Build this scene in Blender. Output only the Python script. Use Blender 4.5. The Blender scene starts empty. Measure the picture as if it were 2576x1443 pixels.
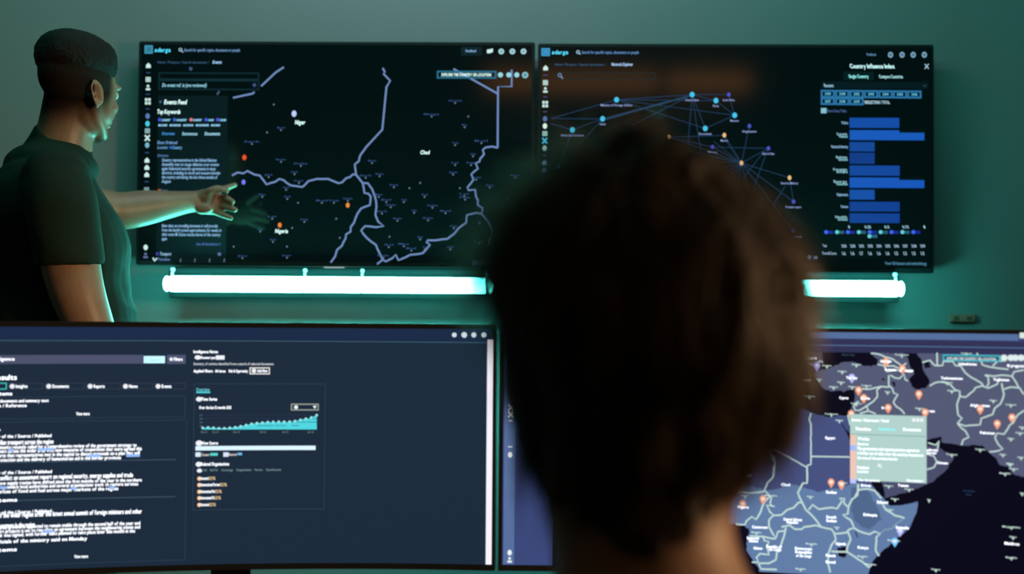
import bpy, bmesh, math, random
from mathutils import Vector, Matrix, noise
random.seed(7)
S = bpy.context.scene
COL = S.collection
# ------------------------------------------------------------------ camera
FPX = 3000.0
CAM = Vector((0, 0, 1.2))
YAW, PITCH, ROLL = 0.018, 0.021, 0.007
f0 = Vector((-math.sin(YAW) * math.cos(PITCH), math.cos(YAW) * math.cos(PITCH), math.sin(PITCH)))
r0 = f0.cross(Vector((0, 0, 1))).normalized()
u0 = r0.cross(f0).normalized()
cr = (r0 + u0 * ROLL).normalized()
cu = cr.cross(f0).normalized()
cam = bpy.data.cameras.new('camera')
camo = bpy.data.objects.new('camera', cam)
COL.objects.link(camo)
M = Matrix((cr, cu, -f0)).transposed().to_4x4()
M.translation = CAM
camo.matrix_world = M
cam.sensor_width = 36
cam.lens = 36 * FPX / 2576
cam.clip_start = 0.02
cam.dof.use_dof = True
cam.dof.focus_distance = 2.3
cam.dof.aperture_fstop = cam.lens / 13.0
S.camera = camo
S.view_settings.view_transform = 'Standard'
S.view_settings.look = 'None'
S.view_settings.exposure = 0.0
S.view_settings.gamma = 1.0
S.view_settings.use_curve_mapping = False
w = bpy.data.worlds.new('world')
S.world = w
w.use_nodes = True
w.node_tree.nodes['Background'].inputs[0].default_value = (0.02, 0.06, 0.06, 1)
w.node_tree.nodes['Background'].inputs[1].default_value = 0.05


def area(name, loc, target, sx, sy, color, power, spread=180):
    l = bpy.data.lights.new(name, 'AREA')
    l.shape = 'RECTANGLE'
    l.size = sx
    l.size_y = sy
    l.color = color
    l.energy = power
    l.spread = math.radians(spread)
    o = bpy.data.objects.new(name, l)
    COL.objects.link(o)
    o.location = loc
    o.rotation_euler = (Vector(target) - Vector(loc)).to_track_quat('-Z', 'Y').to_euler()
    return o


# unseen cool fill light added near the ceiling to wash the wall
area('wall_fill_light', (-0.15, 2.3, 2.72), (-0.15, 3.38, 1.9), 3.0, 0.1, (0.14, 1.0, 0.80), 12)
area('ceiling_pale_light', (-0.3, 2.75, 2.72), (-0.3, 3.38, 2.1), 1.1, 0.1, (1.0, 0.72, 1.0), 3.9)
# warm lamp at the right of the room, a little behind the seated person
area('warm_side_light', (1.6, 1.02, 1.5), (0.0, 1.45, 1.25), 0.3, 0.5, (1.0, 0.60, 0.32), 10.0, 76)


def ray(px, py):
    return f0 + cr * ((px - 1288) / FPX) + cu * ((721.5 - py) / FPX)


def W(px, py, Y):
    d = ray(px, py)
    return CAM + d * (Y / d.y)


# ------------------------------------------------------------------ materials
MATS = {}


def lin(c):
    return tuple(((v / 255) / 12.92 if v / 255 <= 0.04045 else ((v / 255 + 0.055) / 1.055) ** 2.4) for v in c)


def pbr(name, color, rough=0.6, metal=0.0, spec=0.5, bump=0.0, bscale=40.0, var=0.0, vscale=5.0, coat=0.0, sss=0.0, aniso=0.0):
    if name in MATS:
        return MATS[name]
    m = bpy.data.materials.new(name)
    m.use_nodes = True
    nt = m.node_tree
    b = nt.nodes['Principled BSDF']
    b.inputs['Base Color'].default_value = (*color, 1)
    b.inputs['Roughness'].default_value = rough
    b.inputs['Metallic'].default_value = metal
    b.inputs['Specular IOR Level'].default_value = spec
    b.inputs['Coat Weight'].default_value = coat
    b.inputs['Anisotropic'].default_value = aniso
    if sss:
        b.inputs['Subsurface Weight'].default_value = sss
        b.inputs['Subsurface Radius'].default_value = (0.012, 0.005, 0.003)
        b.inputs['Subsurface Scale'].default_value = 1.0
    tc = nt.nodes.new('ShaderNodeTexCoord')
    if var:
        n = nt.nodes.new('ShaderNodeTexNoise')
        n.inputs['Scale'].default_value = vscale
        n.inputs['Detail'].default_value = 4
        nt.links.new(tc.outputs['Object'], n.inputs['Vector'])
        r = nt.nodes.new('ShaderNodeValToRGB')
        r.color_ramp.elements[0].position = 0.3
        r.color_ramp.elements[1].position = 0.7
        r.color_ramp.elements[0].color = (*[c * (1 - var) for c in color], 1)
        r.color_ramp.elements[1].color = (*[min(1, c * (1 + var)) for c in color], 1)
        nt.links.new(n.outputs['Fac'], r.inputs['Fac'])
        nt.links.new(r.outputs['Color'], b.inputs['Base Color'])
    if bump:
        n = nt.nodes.new('ShaderNodeTexNoise')
        n.inputs['Scale'].default_value = bscale
        n.inputs['Detail'].default_value = 5
        nt.links.new(tc.outputs['Object'], n.inputs['Vector'])
        bp = nt.nodes.new('ShaderNodeBump')
        bp.inputs['Strength'].default_value = bump
        bp.inputs['Distance'].default_value = 0.004
        nt.links.new(n.outputs['Fac'], bp.inputs['Height'])
        nt.links.new(bp.outputs['Normal'], b.inputs['Normal'])
    MATS[name] = m
    return m


def glow(c, k=1.0):
    key = 'display_%02x%02x%02x_%d' % (*c, int(k * 100))
    if key in MATS:
        return MATS[key]
    m = bpy.data.materials.new(key)
    m.use_nodes = True
    b = m.node_tree.nodes['Principled BSDF']
    b.inputs['Base Color'].default_value = (0.004, 0.004, 0.005, 1)
    b.inputs['Roughness'].default_value = 0.35
    b.inputs['Specular IOR Level'].default_value = 0.3
    b.inputs['Emission Color'].default_value = (*lin(c), 1)
    b.inputs['Emission Strength'].default_value = k
    MATS[key] = m
    return m


# ------------------------------------------------------------------ object helpers
def link(name, me, parent=None):
    o = bpy.data.objects.new(name, me)
    COL.objects.link(o)
    if parent:
        o.parent = parent
    return o


def thing(name, label, cat, loc=(0, 0, 0), group=None):
    o = bpy.data.objects.new(name, None)
    COL.objects.link(o)
    o.empty_display_size = 0.1
    o.location = loc
    o['label'] = label
    o['category'] = cat
    if group:
        o['group'] = group
    return o


def mesh_obj(name, bm, mat, parent=None, smooth=False, origin=None):
    """bm in world coordinates; parented without moving it"""
    me = bpy.data.meshes.new(name)
    off = Vector(parent_loc(parent))
    bmesh.ops.recalc_face_normals(bm, faces=bm.faces)
    for v in bm.verts:
        v.co -= off
    bm.to_mesh(me)
    bm.free()
    if smooth:
        for p in me.polygons:
            p.use_smooth = True
    if mat:
        for m in (mat if isinstance(mat, (list, tuple)) else [mat]):
            me.materials.append(m)
    return link(name, me, parent)


def parent_loc(p):
    v = Vector((0, 0, 0))
    while p:
        v += p.location
        p = p.parent
    return v


def box(bm, c, s, bev=0.0, rot=None):
    r = bmesh.ops.create_cube(bm, size=1.0)
    vs = r['verts']
    for v in vs:
        v.co = Vector((v.co.x * s[0], v.co.y * s[1], v.co.z * s[2]))
    if bev:
        es = list({e for v in vs for e in v.link_edges})
        rr = bmesh.ops.bevel(bm, geom=es, offset=bev, segments=2, affect='EDGES')
        vs = list({v for f in rr['faces'] for v in f.verts} | {v for v in vs if v.is_valid})
    for v in vs:
        if rot:
            v.co = rot @ v.co
        v.co += Vector(c)
    return vs


def cyl(bm, a, b, r, r2=None, seg=20):
    a, b = Vector(a), Vector(b)
    d = b - a
    M4 = Matrix.Translation((a + b) / 2) @ d.to_track_quat('Z', 'Y').to_matrix().to_4x4()
    bmesh.ops.create_cone(bm, cap_ends=True, segments=seg, radius1=r, radius2=r if r2 is None else r2, depth=d.length, matrix=M4)


def ellip(bm, c, r, axes=None, e=2.0, seg=28, ring=18):
    """ellipsoid (superellipsoid when e > 2) with local axes"""
    q = bmesh.ops.create_uvsphere(bm, u_segments=seg, v_segments=ring, radius=1.0)
    A = axes or (Vector((1, 0, 0)), Vector((0, 1, 0)), Vector((0, 0, 1)))
    c = Vector(c)
    for v in q['verts']:
        p = v.co
        if e != 2.0:
            n = (abs(p.x) ** e + abs(p.y) ** e + abs(p.z) ** e) ** (1 / e)
            p = p / n
        v.co = c + A[0] * (p.x * r[0]) + A[1] * (p.y * r[1]) + A[2] * (p.z * r[2])


def catmull(P, n):
    out = []
    for i in range(len(P) - 1):
        p0 = P[max(i - 1, 0)]
        p1, p2 = P[i], P[i + 1]
        p3 = P[min(i + 2, len(P) - 1)]
        for k in range(n):
            t = k / n
            out.append([0.5 * ((2 * b) + (-a + c) * t + (2 * a - 5 * b + 4 * c - d) * t * t + (-a + 3 * b - 3 * c + d) * t ** 3)
                        for a, b, c, d in zip(p0, p1, p2, p3)])
    out.append(list(P[-1]))
    return out


def loft(bm, rings, ref, n=5, seg=28, cap=True, axis=None, e=2.0):
    """rings: list of (centre, ra, rb). ra runs along ref (made normal to the path), rb across"""
    P = catmull([(*Vector(c), ra, rb) for c, ra, rb in rings], n)
    ref = Vector(ref).normalized()
    loops = []
    C = [Vector(p[:3]) for p in P]

    def ring(c, ra, rb, t):
        a = (ref - t * ref.dot(t)).normalized()
        b = t.cross(a)
        L = []
        for k in range(seg):
            th = 2 * math.pi * k / seg
            x, y = math.cos(th), math.sin(th)
            q = (abs(x) ** e + abs(y) ** e) ** (1 / e)
            L.append(bm.verts.new(c + a * (x / q * ra) + b * (y / q * rb)))
        return L
    T = []
    for i in range(len(C)):
        t = C[min(i + 1, len(C) - 1)] - C[max(i - 1, 0)]
        T.append(axis if axis else t.normalized())
    if cap:
        r = min(P[0][3], P[0][4]) * 0.6
        for k in (0.98, 0.75, 0.4):
            s = math.sqrt(1 - k * k)
            loops.append(ring(C[0] - T[0] * r * k, P[0][3] * s, P[0][4] * s, T[0]))
    for i in range(len(C)):
        loops.append(ring(C[i], max(P[i][3], 1e-4), max(P[i][4], 1e-4), T[i]))
    if cap:
        r = min(P[-1][3], P[-1][4]) * 0.6
        for k in (0.4, 0.75, 0.98):
            s = math.sqrt(1 - k * k)
            loops.append(ring(C[-1] + T[-1] * r * k, P[-1][3] * s, P[-1][4] * s, T[-1]))
    for i in range(len(loops) - 1):
        for k in range(seg):
            bm.faces.new((loops[i][k], loops[i][(k + 1) % seg], loops[i + 1][(k + 1) % seg], loops[i + 1][k]))
    bm.faces.new(loops[0][::-1])
    bm.faces.new(loops[-1])


def fuse(name, bm, mat, parent, voxel=0.004, smooth=6, disp=None):
    """union of everything in bm as one continuous surface"""
    me = bpy.data.meshes.new(name + '_raw')
    bmesh.ops.recalc_face_normals(bm, faces=bm.faces)
    bm.to_mesh(me)
    bm.free()
    t = bpy.data.objects.new(name + '_raw', me)
    COL.objects.link(t)
    r = t.modifiers.new('r', 'REMESH')
    r.mode = 'VOXEL'
    r.voxel_size = voxel
    s = t.modifiers.new('s', 'SMOOTH')
    s.factor = 0.5
    s.iterations = smooth
    dg = bpy.context.evaluated_depsgraph_get()
    dg.update()
    out = bpy.data.meshes.new_from_object(t.evaluated_get(dg))
    bpy.data.objects.remove(t)
    bpy.data.meshes.remove(me)
    off = parent_loc(parent)
    if disp:
        ns = [v.normal.copy() for v in out.vertices]
        for v, nn in zip(out.vertices, ns):
            v.co = v.co + nn * disp(v.co)
    for v in out.vertices:
        v.co -= off
    for p in out.polygons:
        p.use_smooth = True
    out.materials.clear()
    out.materials.append(mat)
    out.name = name
    return link(name, out, parent)


def structure(name, c, s, mat):
    bm = bmesh.new()
    box(bm, c, s)
    o = mesh_obj(name, bm, mat)
    o['kind'] = 'structure'
    return o


# ------------------------------------------------------------------ room
WALL_Y = 3.38
m_wall = pbr('painted_wall', (0.25, 0.28, 0.28), 0.75, bump=0.08, bscale=180, var=0.03, vscale=2.0)
m_dark = pbr('room_paint', (0.12, 0.13, 0.14), 0.8, bump=0.05, bscale=100)
structure('wall_far', (0, WALL_Y + 0.05, 1.4), (6.2, 0.1, 2.8), m_wall)
structure('wall_left', (-3.05, 0.44, 1.4), (0.1, 5.98, 2.8), m_dark)
structure('wall_right', (3.05, 0.44, 1.4), (0.1, 5.98, 2.8), m_dark)
structure('wall_rear', (0, -2.5, 1.4), (6.0, 0.1, 2.8), m_dark)
structure('ceiling', (0, 0.44, 2.85), (6.2, 5.98, 0.1), m_dark)
structure('floor', (0, 0.44, -0.05), (6.2, 5.98, 0.1), pbr('grey_carpet', (0.05, 0.055, 0.06), 0.95, bump=0.5, bscale=300, var=0.2, vscale=60))
structure('baseboard_far', (0, WALL_Y - 0.008, 0.05), (6.0, 0.016, 0.1), pbr('baseboard_paint', (0.3, 0.3, 0.3), 0.5))

# ------------------------------------------------------------------ glyphs
CH = "ABCDEFGHIJKLMNOPQRSTUVWXYZabcdefghijklmnopqrstuvwxyz0123456789.,:;/-()&%<>+'"
GL = {}


def build_glyphs():
    obs = []
    for bold in (0, 1):
        for ch in CH:
            c = bpy.data.curves.new('g', 'FONT')
            c.body = ch
            c.resolution_u = 2
            c.offset = (0.006, 0.016)[bold]
            o = bpy.data.objects.new('g', c)
            COL.objects.link(o)
            obs.append((ch, bold, o, c))
    dg = bpy.context.evaluated_depsgraph_get()
    dg.update()
    for ch, bold, o, c in obs:
        me = o.evaluated_get(dg).to_mesh()
        vs = [(v.co.x, v.co.y) for v in me.vertices]
        fs = [tuple(p.vertices) for p in me.polygons]
        x0 = min((v[0] for v in vs), default=0)
        x1 = max((v[0] for v in vs), default=0.3)
        GL[(ch, bold)] = ([(x - x0, y) for x, y in vs], fs, x1 - x0)
        o.evaluated_get(dg).to_mesh_clear()
    for ch, bold, o, c in obs:
        bpy.data.objects.remove(o)
        bpy.data.curves.remove(c)


build_glyphs()


# ------------------------------------------------------------------ display surfaces
class Plane:
    def __init__(s, Y):
        s.Y = Y

    def inv(s, px, py):
        p = W(px, py, s.Y)
        return p.x, p.z

    def pos(s, a, z, off):
        return Vector((a, s.Y - off, z))


class Arc:
    """concave cylinder about a vertical axis"""
    def __init__(s, xc, yv, R):
        s.xc, s.yc, s.R = xc, yv - R, R

    def inv(s, px, py):
        d = ray(px, py)
        ox, oy = CAM.x - s.xc, CAM.y - s.yc
        A = d.x * d.x + d.y * d.y
        B = 2 * (ox * d.x + oy * d.y)
        Cc = ox * ox + oy * oy - s.R ** 2
        t = (-B + math.sqrt(B * B - 4 * A * Cc)) / (2 * A)
        p = CAM + d * t
        return s.R * math.atan2(p.x - s.xc, p.y - s.yc), p.z

    def pos(s, a, z, off):
        th = a / s.R
        r = s.R - off
        return Vector((s.xc + r * math.sin(th), s.yc + r * math.cos(th), z))


class Page:
    """flat graphics lying on a display surface; one component = one mesh"""
    def __init__(s, surf, screen, clip=None):
        s.surf, s.screen, s.comp = surf, screen, None
        s.clip = clip
        s.n = 0

    def start(s, name, label=None):
        s.flush()
        s.comp, s.label = name, label
        s.v, s.f, s.m, s.mats = [], [], [], []

    def flush(s):
        if s.comp and s.v:
            off = parent_loc(s.screen)
            me = bpy.data.meshes.new(s.comp)
            me.from_pydata([tuple(Vector(p) - off) for p in s.v], [], s.f)
            for mt in s.mats:
                me.materials.append(mt)
            me.polygons.foreach_set('material_index', s.m)
            me.update()
            o = link(s.comp, me, s.screen)
            if s.label:
                o['label'] = s.label
        s.comp = None

    def mi(s, c, k=1.0):
        mt = glow(c, k)
        if mt not in s.mats:
            s.mats.append(mt)
        return s.mats.index(mt)

    def add(s, pts, faces, c, k=1.0, lay=1):
        """pts in surface coordinates"""
        s.n += 1
        off = 0.0004 + lay * 0.00025 + (s.n % 40) * 0.000004
        b = len(s.v)
        s.v += [s.surf.pos(a, z, off) for a, z in pts]
        i = s.mi(c, k)
        for f in faces:
            s.f.append(tuple(b + q for q in f))
            s.m.append(i)

    def rect(s, x0, y0, x1, y1, c, k=1.0, lay=1):
        a0, z0 = s.surf.inv(x0, y0)
        a1, z1 = s.surf.inv(x1, y1)
        s.srect(a0, z1, a1, z0, c, k, lay)

    def srect(s, a0, z0, a1, z1, c, k=1.0, lay=1):
        n = max(1, int(abs(a1 - a0) / 0.02)) if isinstance(s.surf, Arc) else 1
        P, F = [], []
        for i in range(n + 1):
            a = a0 + (a1 - a0) * i / n
            P += [(a, z0), (a, z1)]
        for i in range(n):
            F.append((2 * i, 2 * i + 2, 2 * i + 3, 2 * i + 1))
        s.add(P, F, c, k, lay)

    def frame(s, x0, y0, x1, y1, wpx, c, k=1.0, lay=1):
        a0, z1 = s.surf.inv(x0, y0)
        a1, z0 = s.surf.inv(x1, y1)
        w_ = s.px(x0, y0) * wpx
        s.srect(a0, z1 - w_, a1, z1, c, k, lay)
        s.srect(a0, z0, a1, z0 + w_, c, k, lay)
        s.srect(a0, z0, a0 + w_, z1, c, k, lay)
        s.srect(a1 - w_, z0, a1, z1, c, k, lay)

    def px(s, x, y):
        a, z = s.surf.inv(x, y)
        b, z2 = s.surf.inv(x, y + 10)
        return abs(z2 - z) / 10

    def hline(s, x0, x1, y, wpx, c, k=1.0, lay=1):
        a0, z = s.surf.inv(x0, y)
        a1, _ = s.surf.inv(x1, y)
        w_ = s.px(x0, y) * wpx / 2
        s.srect(a0, z - w_, a1, z + w_, c, k, lay)

    def path(s, pts, wpx, c, k=1.0, lay=1, jit=0.0, close=False):
        Q = [s.surf.inv(x, y) for x, y in pts]
        wd = s.px(*pts[0]) * wpx / 2
        if jit:
            R = []
            for i in range(len(Q) - 1):
                (ax, ay), (bx, by) = Q[i], Q[i + 1]
                L = math.hypot(bx - ax, by - ay)
                n = max(1, int(L / (wd * 4.5)))
                for kk in range(n):
                    t = kk / n
                    j = 0 if kk == 0 else jit * wd
                    R.append((ax + (bx - ax) * t + random.uniform(-j, j), ay + (by - ay) * t + random.uniform(-j, j)))
            Q = R + [Q[-1]]
        P, F = [], []
        for i in range(len(Q)):
            a = Q[max(i - 1, 0)]
            b = Q[min(i + 1, len(Q) - 1)]
            dx, dy = b[0] - a[0], b[1] - a[1]
            L = math.hypot(dx, dy) or 1e-9
            nx, ny = -dy / L * wd, dx / L * wd
            P += [(Q[i][0] + nx, Q[i][1] + ny), (Q[i][0] - nx, Q[i][1] - ny)]
        for i in range(len(Q) - 1):
            F.append((2 * i, 2 * i + 1, 2 * i + 3, 2 * i + 2))
        s.add(P, F, c, k, lay)

    def poly(s, pts, c, k=1.0, lay=1, rough=0.0):
        Q = [s.surf.inv(x, y) for x, y in pts]
        if rough:
            R = []
            for i in range(len(Q)):
                a, b = Q[i], Q[(i + 1) % len(Q)]
                n = max(1, int(math.hypot(b[0] - a[0], b[1] - a[1]) / 0.004))
                for kk in range(n):
                    t = kk / n
                    j = rough if kk else 0
                    R.append((a[0] + (b[0] - a[0]) * t + random.uniform(-j, j), a[1] + (b[1] - a[1]) * t + random.uniform(-j, j)))
            Q = R
        from mathutils.geometry import tessellate_polygon
        tris = tessellate_polygon([[Vector((x, y, 0)) for x, y in Q]])
        if not isinstance(s.surf, Arc):
            s.add(Q, [tuple(t) for t in tris], c, k, lay)
            return
        lo_, hi_, zl, zh = s.clip or (-9, 9, -9, 9)
        VP, VF = [], []
        st_ = 0.015

        def cut(pl, ax, v, sg):
            o = []
            for i in range(len(pl)):
                a, b = pl[i], pl[(i + 1) % len(pl)]
                da, db = (a[ax] - v) * sg, (b[ax] - v) * sg
                if da >= 0:
                    o.append(a)
                if (da > 0 and db < 0) or (da < 0 and db > 0):
                    t = da / (da - db)
                    o.append((a[0] + (b[0] - a[0]) * t, a[1] + (b[1] - a[1]) * t))
            return o
        for t in tris:
            T_ = cut(cut([Q[i] for i in t], 1, zl, 1), 1, zh, -1)
            T_ = cut(cut(T_, 0, lo_, 1), 0, hi_, -1) if T_ else T_
            if len(T_) < 3:
                continue
            i0 = math.floor(min(q[0] for q in T_) / st_)
            i1 = math.floor(max(q[0] for q in T_) / st_)
            for i in range(i0, i1 + 1):
                U_ = cut(cut(T_, 0, i * st_, 1), 0, (i + 1) * st_, -1)
                if len(U_) >= 3:
                    VF.append(tuple(range(len(VP), len(VP) + len(U_))))
                    VP += U_
        s.add(VP, VF, c, k, lay)

    def disc(s, x, y, r, c, k=1.0, lay=2, ry=None, n=14):
        a, z = s.surf.inv(x, y)
        m_ = s.px(x, y)
        ry = ry or r
        s.add([(a + m_ * r * math.cos(2 * math.pi * i / n), z + m_ * ry * math.sin(2 * math.pi * i / n)) for i in range(n)],
              [tuple(range(n))], c, k, lay)

    def pin(s, x, y, r, c, k=1.0):
        a, z = s.surf.inv(x, y)
        m_ = s.px(x, y) * r
        P = [(a + m_ * math.cos(t), z + m_ * 1.1 * math.sin(t)) for t in [math.radians(-30 + i * 20) for i in range(13)]]
        P.append((a, z - m_ * 1.9))
        s.add(P, [tuple(range(len(P)))], c, k, 4)

    def text(s, t, x0, x1, y, h, c, k=1.0, lay=2, bold=0, shear=0.15):
        """baseline starts at (x0, y); fits the width x1-x0; h = height of capitals, pixels"""
        a0, z0 = s.surf.inv(x0, y)
        a1, _ = s.surf.inv(x1, y)
        hm = s.px(x0, y) * h / 0.72
        if isinstance(s.surf, Plane):
            k = k * 1.8
        tot = 0
        adv = []
        for ch in t:
            if ch == ' ':
                adv.append((tot, None))
                tot += 0.30
            else:
                g = GL.get((ch, bold)) or GL[('o', bold)]
                adv.append((tot, g))
                tot += g[2] + 0.085
        sx = (a1 - a0) / max(tot, 0.1)
        for x, g in adv:
            if g:
                s.add([(a0 + (x + gx) * sx + gy * hm * shear, z0 + gy * hm) for gx, gy in g[0]], g[1], c, k, lay)


WH = (242, 246, 252)
PALE = (170, 205, 225)
CY = (70, 200, 230)
BORD = (112, 140, 190)
DIMB = (38, 62, 105)

m_bez = pbr('black_plastic', (0.012, 0.013, 0.014), 0.35, bump=0.02, bscale=200)
m_glass = None


def screen_mat(name, bg, rough, k=1.0, spec=0.5):
    m = bpy.data.materials.new(name)
    m.use_nodes = True
    b = m.node_tree.nodes['Principled BSDF']
    b.inputs['Base Color'].default_value = (0.002, 0.002, 0.002, 1)
    b.inputs['Roughness'].default_value = rough
    b.inputs['Specular IOR Level'].default_value = spec
    b.inputs['Emission Color'].default_value = (*lin(bg), 1)
    b.inputs['Emission Strength'].default_value = k
    return m


TVY = 3.305


def make_tv(px_l, px_r, py_t, py_b, label):
    a = W(px_l, py_t, TVY)
    b = W(px_r, py_b, TVY)
    x0, x1, z0, z1 = a.x, b.x, b.z, a.z
    t = thing('wall_television', label, 'television', ((x0 + x1) / 2, WALL_Y, z0), 'wall televisions over the light bars')
    bm = bmesh.new()
    box(bm, ((x0 + x1) / 2, TVY + 0.0175, (z0 + z1) / 2), (x1 - x0, 0.035, z1 - z0), 0.003)
    mesh_obj('casing', bm, m_bez, t)
    bm = bmesh.new()
    box(bm, ((x0 + x1) / 2, TVY + 0.054, (z0 + z1) / 2), (0.4, 0.042, 0.3), 0.004)
    mesh_obj('wall_bracket', bm, pbr('dark_steel', (0.05, 0.05, 0.05), 0.4, metal=1), t)
    bm = bmesh.new()
    bz = 0.009
    box(bm, ((x0 + x1) / 2, TVY - 0.0006, (z0 + z1) / 2 + 0.002), (x1 - x0 - 2 * bz, 0.002, z1 - z0 - 2 * bz - 0.004))
    scr = mesh_obj('screen', bm, screen_mat('television_glass', (2, 13, 14), 0.10, spec=0.5), t)
    return t, scr, (x0, x1, z0, z1)


def icon_column(P, x0, y0, x1, y1, spec):
    for kind, y, c in spec:
        x = x0 + (x1 - x0) * (y - y0) / (y1 - y0)
        if kind == 'o':
            P.frame(x - 6, y - 6, x + 6, y + 6, 2.2, c, lay=2)
            P.disc(x, y, 3, c)
        elif kind == 'q':
            for dx in (-4, 4):
                for dy in (-4.5, 4.5):
                    P.rect(x + dx - 3, y + dy - 3.4, x + dx + 3, y + dy + 3.4, c, lay=2)
        elif kind == 'p':
            P.disc(x, y - 3.5, 3.4, c)
            P.rect(x - 5.5, y + 2, x + 5.5, y + 7, c, lay=2)
        elif kind == 'x':
            P.path([(x - 6, y - 7), (x + 6, y + 7)], 4, c, lay=2)
            P.path([(x - 6, y + 7), (x + 6, y - 7)], 4, c, lay=2)
        elif kind == '-':
            P.rect(x - 5, y - 1.3, x + 5, y + 1.3, c, lay=2)
        elif kind == 'h':
            P.poly([(x - 6, y + 6), (x - 6, y - 1), (x, y - 7), (x + 6, y - 1), (x + 6, y + 6)], c, lay=2)
        elif kind == 'd':
            P.disc(x, y, 5.5, c, ry=7)


# ---------------------------------------------------------------- left television
tvA, scrA, _ = make_tv(349, 1342.5, 103, 672, 'large wall television showing a dark map of Chad, Niger and Nigeria, left of two')
P = Page(Plane(TVY - 0.0016), scrA)
WT = (205, 240, 235)
P.start('brand_logo', 'blue square emblem beside the word adarga')
P.rect(364, 114, 384.5, 135, (62, 150, 178), lay=1)
P.frame(368, 118, 380.5, 131, 1.5, (30, 80, 110), lay=2)
P.disc(374.5, 124.5, 3, (30, 80, 110))
P.text('adarga', 389, 430, 130.5, 10.5, (75, 195, 225), bold=1)
P.start('search_bar')
P.disc(454, 125, 4.5, PALE)
P.disc(454, 125, 2.6, (2, 13, 14), lay=3)
P.path([(457, 128), (461, 132)], 2, PALE)
P.text('Search for specific topics, documents or people', 463, 604, 129.5, 8, (95, 130, 170))
P.start('breadcrumb_row')
P.text('Home / Projects / Search documents / ', 396, 528, 159.5, 6.5, (45, 75, 100))
P.text('Events', 535, 558, 160, 8, (140, 185, 220), bold=1)
P.start('icon_sidebar')
icon_column(P, 373.5, 165, 366.5, 640, [('h', 165, WT), ('-', 183, (50, 75, 120)), ('o', 200, WT), ('p', 220, WT), ('-', 237, (50, 75, 120)),
            ('q', 255, WT), ('-', 274, (50, 75, 120)), ('d', 292, (90, 120, 175)), ('d', 311, (75, 205, 230)), ('o', 329, (150, 195, 200)),
            ('x', 347, WT), ('d', 365, (120, 180, 200)), ('-', 384, (50, 75, 120)), ('h', 403, WT), ('h', 421, WT), ('h', 439, WT),
            ('-', 457, (50, 75, 120)), ('o', 477, (140, 170, 175)), ('d', 622, WT), ('p', 642, (100, 110, 160))])
P.start('filter_panel')
P.rect(398, 240, 568, 662, (4, 20, 24), lay=0)
P.frame(399, 182, 652, 227, 3.5, (13, 38, 46))
P.rect(402, 197, 648, 205, (13, 40, 48))
P.text('Do event ref. is (are reviewed)', 408, 520, 218.5, 9.5, (120, 175, 190), bold=1)
P.disc(640, 214, 4.5, (60, 80, 130))
P.disc(480, 173, 4.5, (60, 85, 120))
P.path([(546, 238), (552, 229)], 4, (70, 95, 120))
P.start('feed_panel')
P.disc(404, 256, 3.5, (60, 90, 120))
P.text('Events Feed', 413, 470, 262, 11.5, WT, bold=1)
P.text('Top Keywords', 395, 454, 286, 11, WT, bold=1)
x = 399
for wd, c in ((30, (70, 80, 210)), (34, (60, 100, 200)), (30, (220, 120, 130)), (22, (70, 80, 210)), (24, (80, 80, 210))):
    P.disc(x + 3, 301, 4.5, c)
    P.text('country'[:max(3, wd // 5)], x + 8, x + wd, 304.5, 8, (125, 190, 215), bold=1)
    x += wd + 7.5
x = 398
for wd in (23, 29, 26, 33, 23):
    P.text('economy'[:max(4, wd // 5)], x, x + wd, 317.5, 8, (135, 190, 220), bold=1)
    x += wd + 5.5
P.text('Overview', 407, 440, 339.5, 8, (55, 125, 185), bold=1)
P.text('Sentences', 458, 497, 340, 8.5, (130, 180, 200), bold=1)
P.text('Documents', 515, 554, 340, 8.5, (140, 190, 210), bold=1)
P.text('Date Ordered', 396, 446, 362, 8, (95, 135, 175), bold=1)
P.text('Location', 396, 422, 374, 7.5, (90, 130, 165), bold=1)
P.disc(430, 371, 4, (40, 95, 190))
P.text('Country', 434, 458, 374.5, 8, (90, 145, 190), bold=1)
P.text('Sentence', 396, 424, 394, 7, (70, 100, 140), bold=1)
PARA = ['Country representatives in the United Nations', 'Assembly met to stage debates over events', 'again federated security agreements in many',
        'districts, including in north and western border', 'the country and during the last three months of', 'August', '', '', '', '', 'New data on travelling between it will provide',
        'from the health system approximates for weeks in', 'their event M. States vaccine leaves of the country', 'again']
for i, (t, x1) in enumerate(zip(PARA, (545, 551, 543, 555, 547, 430, 0, 0, 0, 0, 548, 557, 555, 420))):
    if t:
        P.start('text_line')
        y = 406 + i * 10.7 if i < 6 else 571 + (i - 10) * 10.9
        P.text(t, 407, x1, y, 8, (118, 160, 195), bold=1)
P.disc(401, 479, 4, (170, 80, 20))
P.text('Region', 405, 422, 481, 6, (70, 90, 110))
P.text('See all documents >', 494, 556, 616.5, 7, (62, 90, 145), bold=1)
P.disc(396, 638, 4, (60, 60, 170))
P.text('Transport', 402, 431, 642, 8.5, (125, 165, 190), bold=1)
P.path([(385, 648), (389, 656), (395, 649)], 4, WT)
P.text('Timeline', 396, 428, 655, 7, (80, 105, 150), bold=1)
P.disc(552, 639, 4.5, (90, 110, 160))
for x in (455, 491, 528, 565):
    P.path([(x - 1, 659), (x, 650)], 2.6, (95, 110, 130))
P.start('toolbar_icons')
P.rect(1160, 118, 1212, 140, (5, 24, 30), lay=0)
P.text('Feedback', 1171, 1199, 131, 6.5, (110, 150, 190), bold=1)
P.poly([(1225, 134), (1225, 125), (1232, 124), (1240, 122), (1240, 131), (1232, 134)], WT, lay=2)
for x in (1261, 1289, 1317):
    P.disc(x, 129.5, 7.2, (170, 215, 220))
    P.disc(x, 129.5, 3.5, (110, 160, 175), lay=3)
P.start('search_layer_box', 'teal outlined box holding one line of white text')
P.frame(1099, 178, 1249, 198, 4, (40, 110, 140), lay=3)
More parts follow.
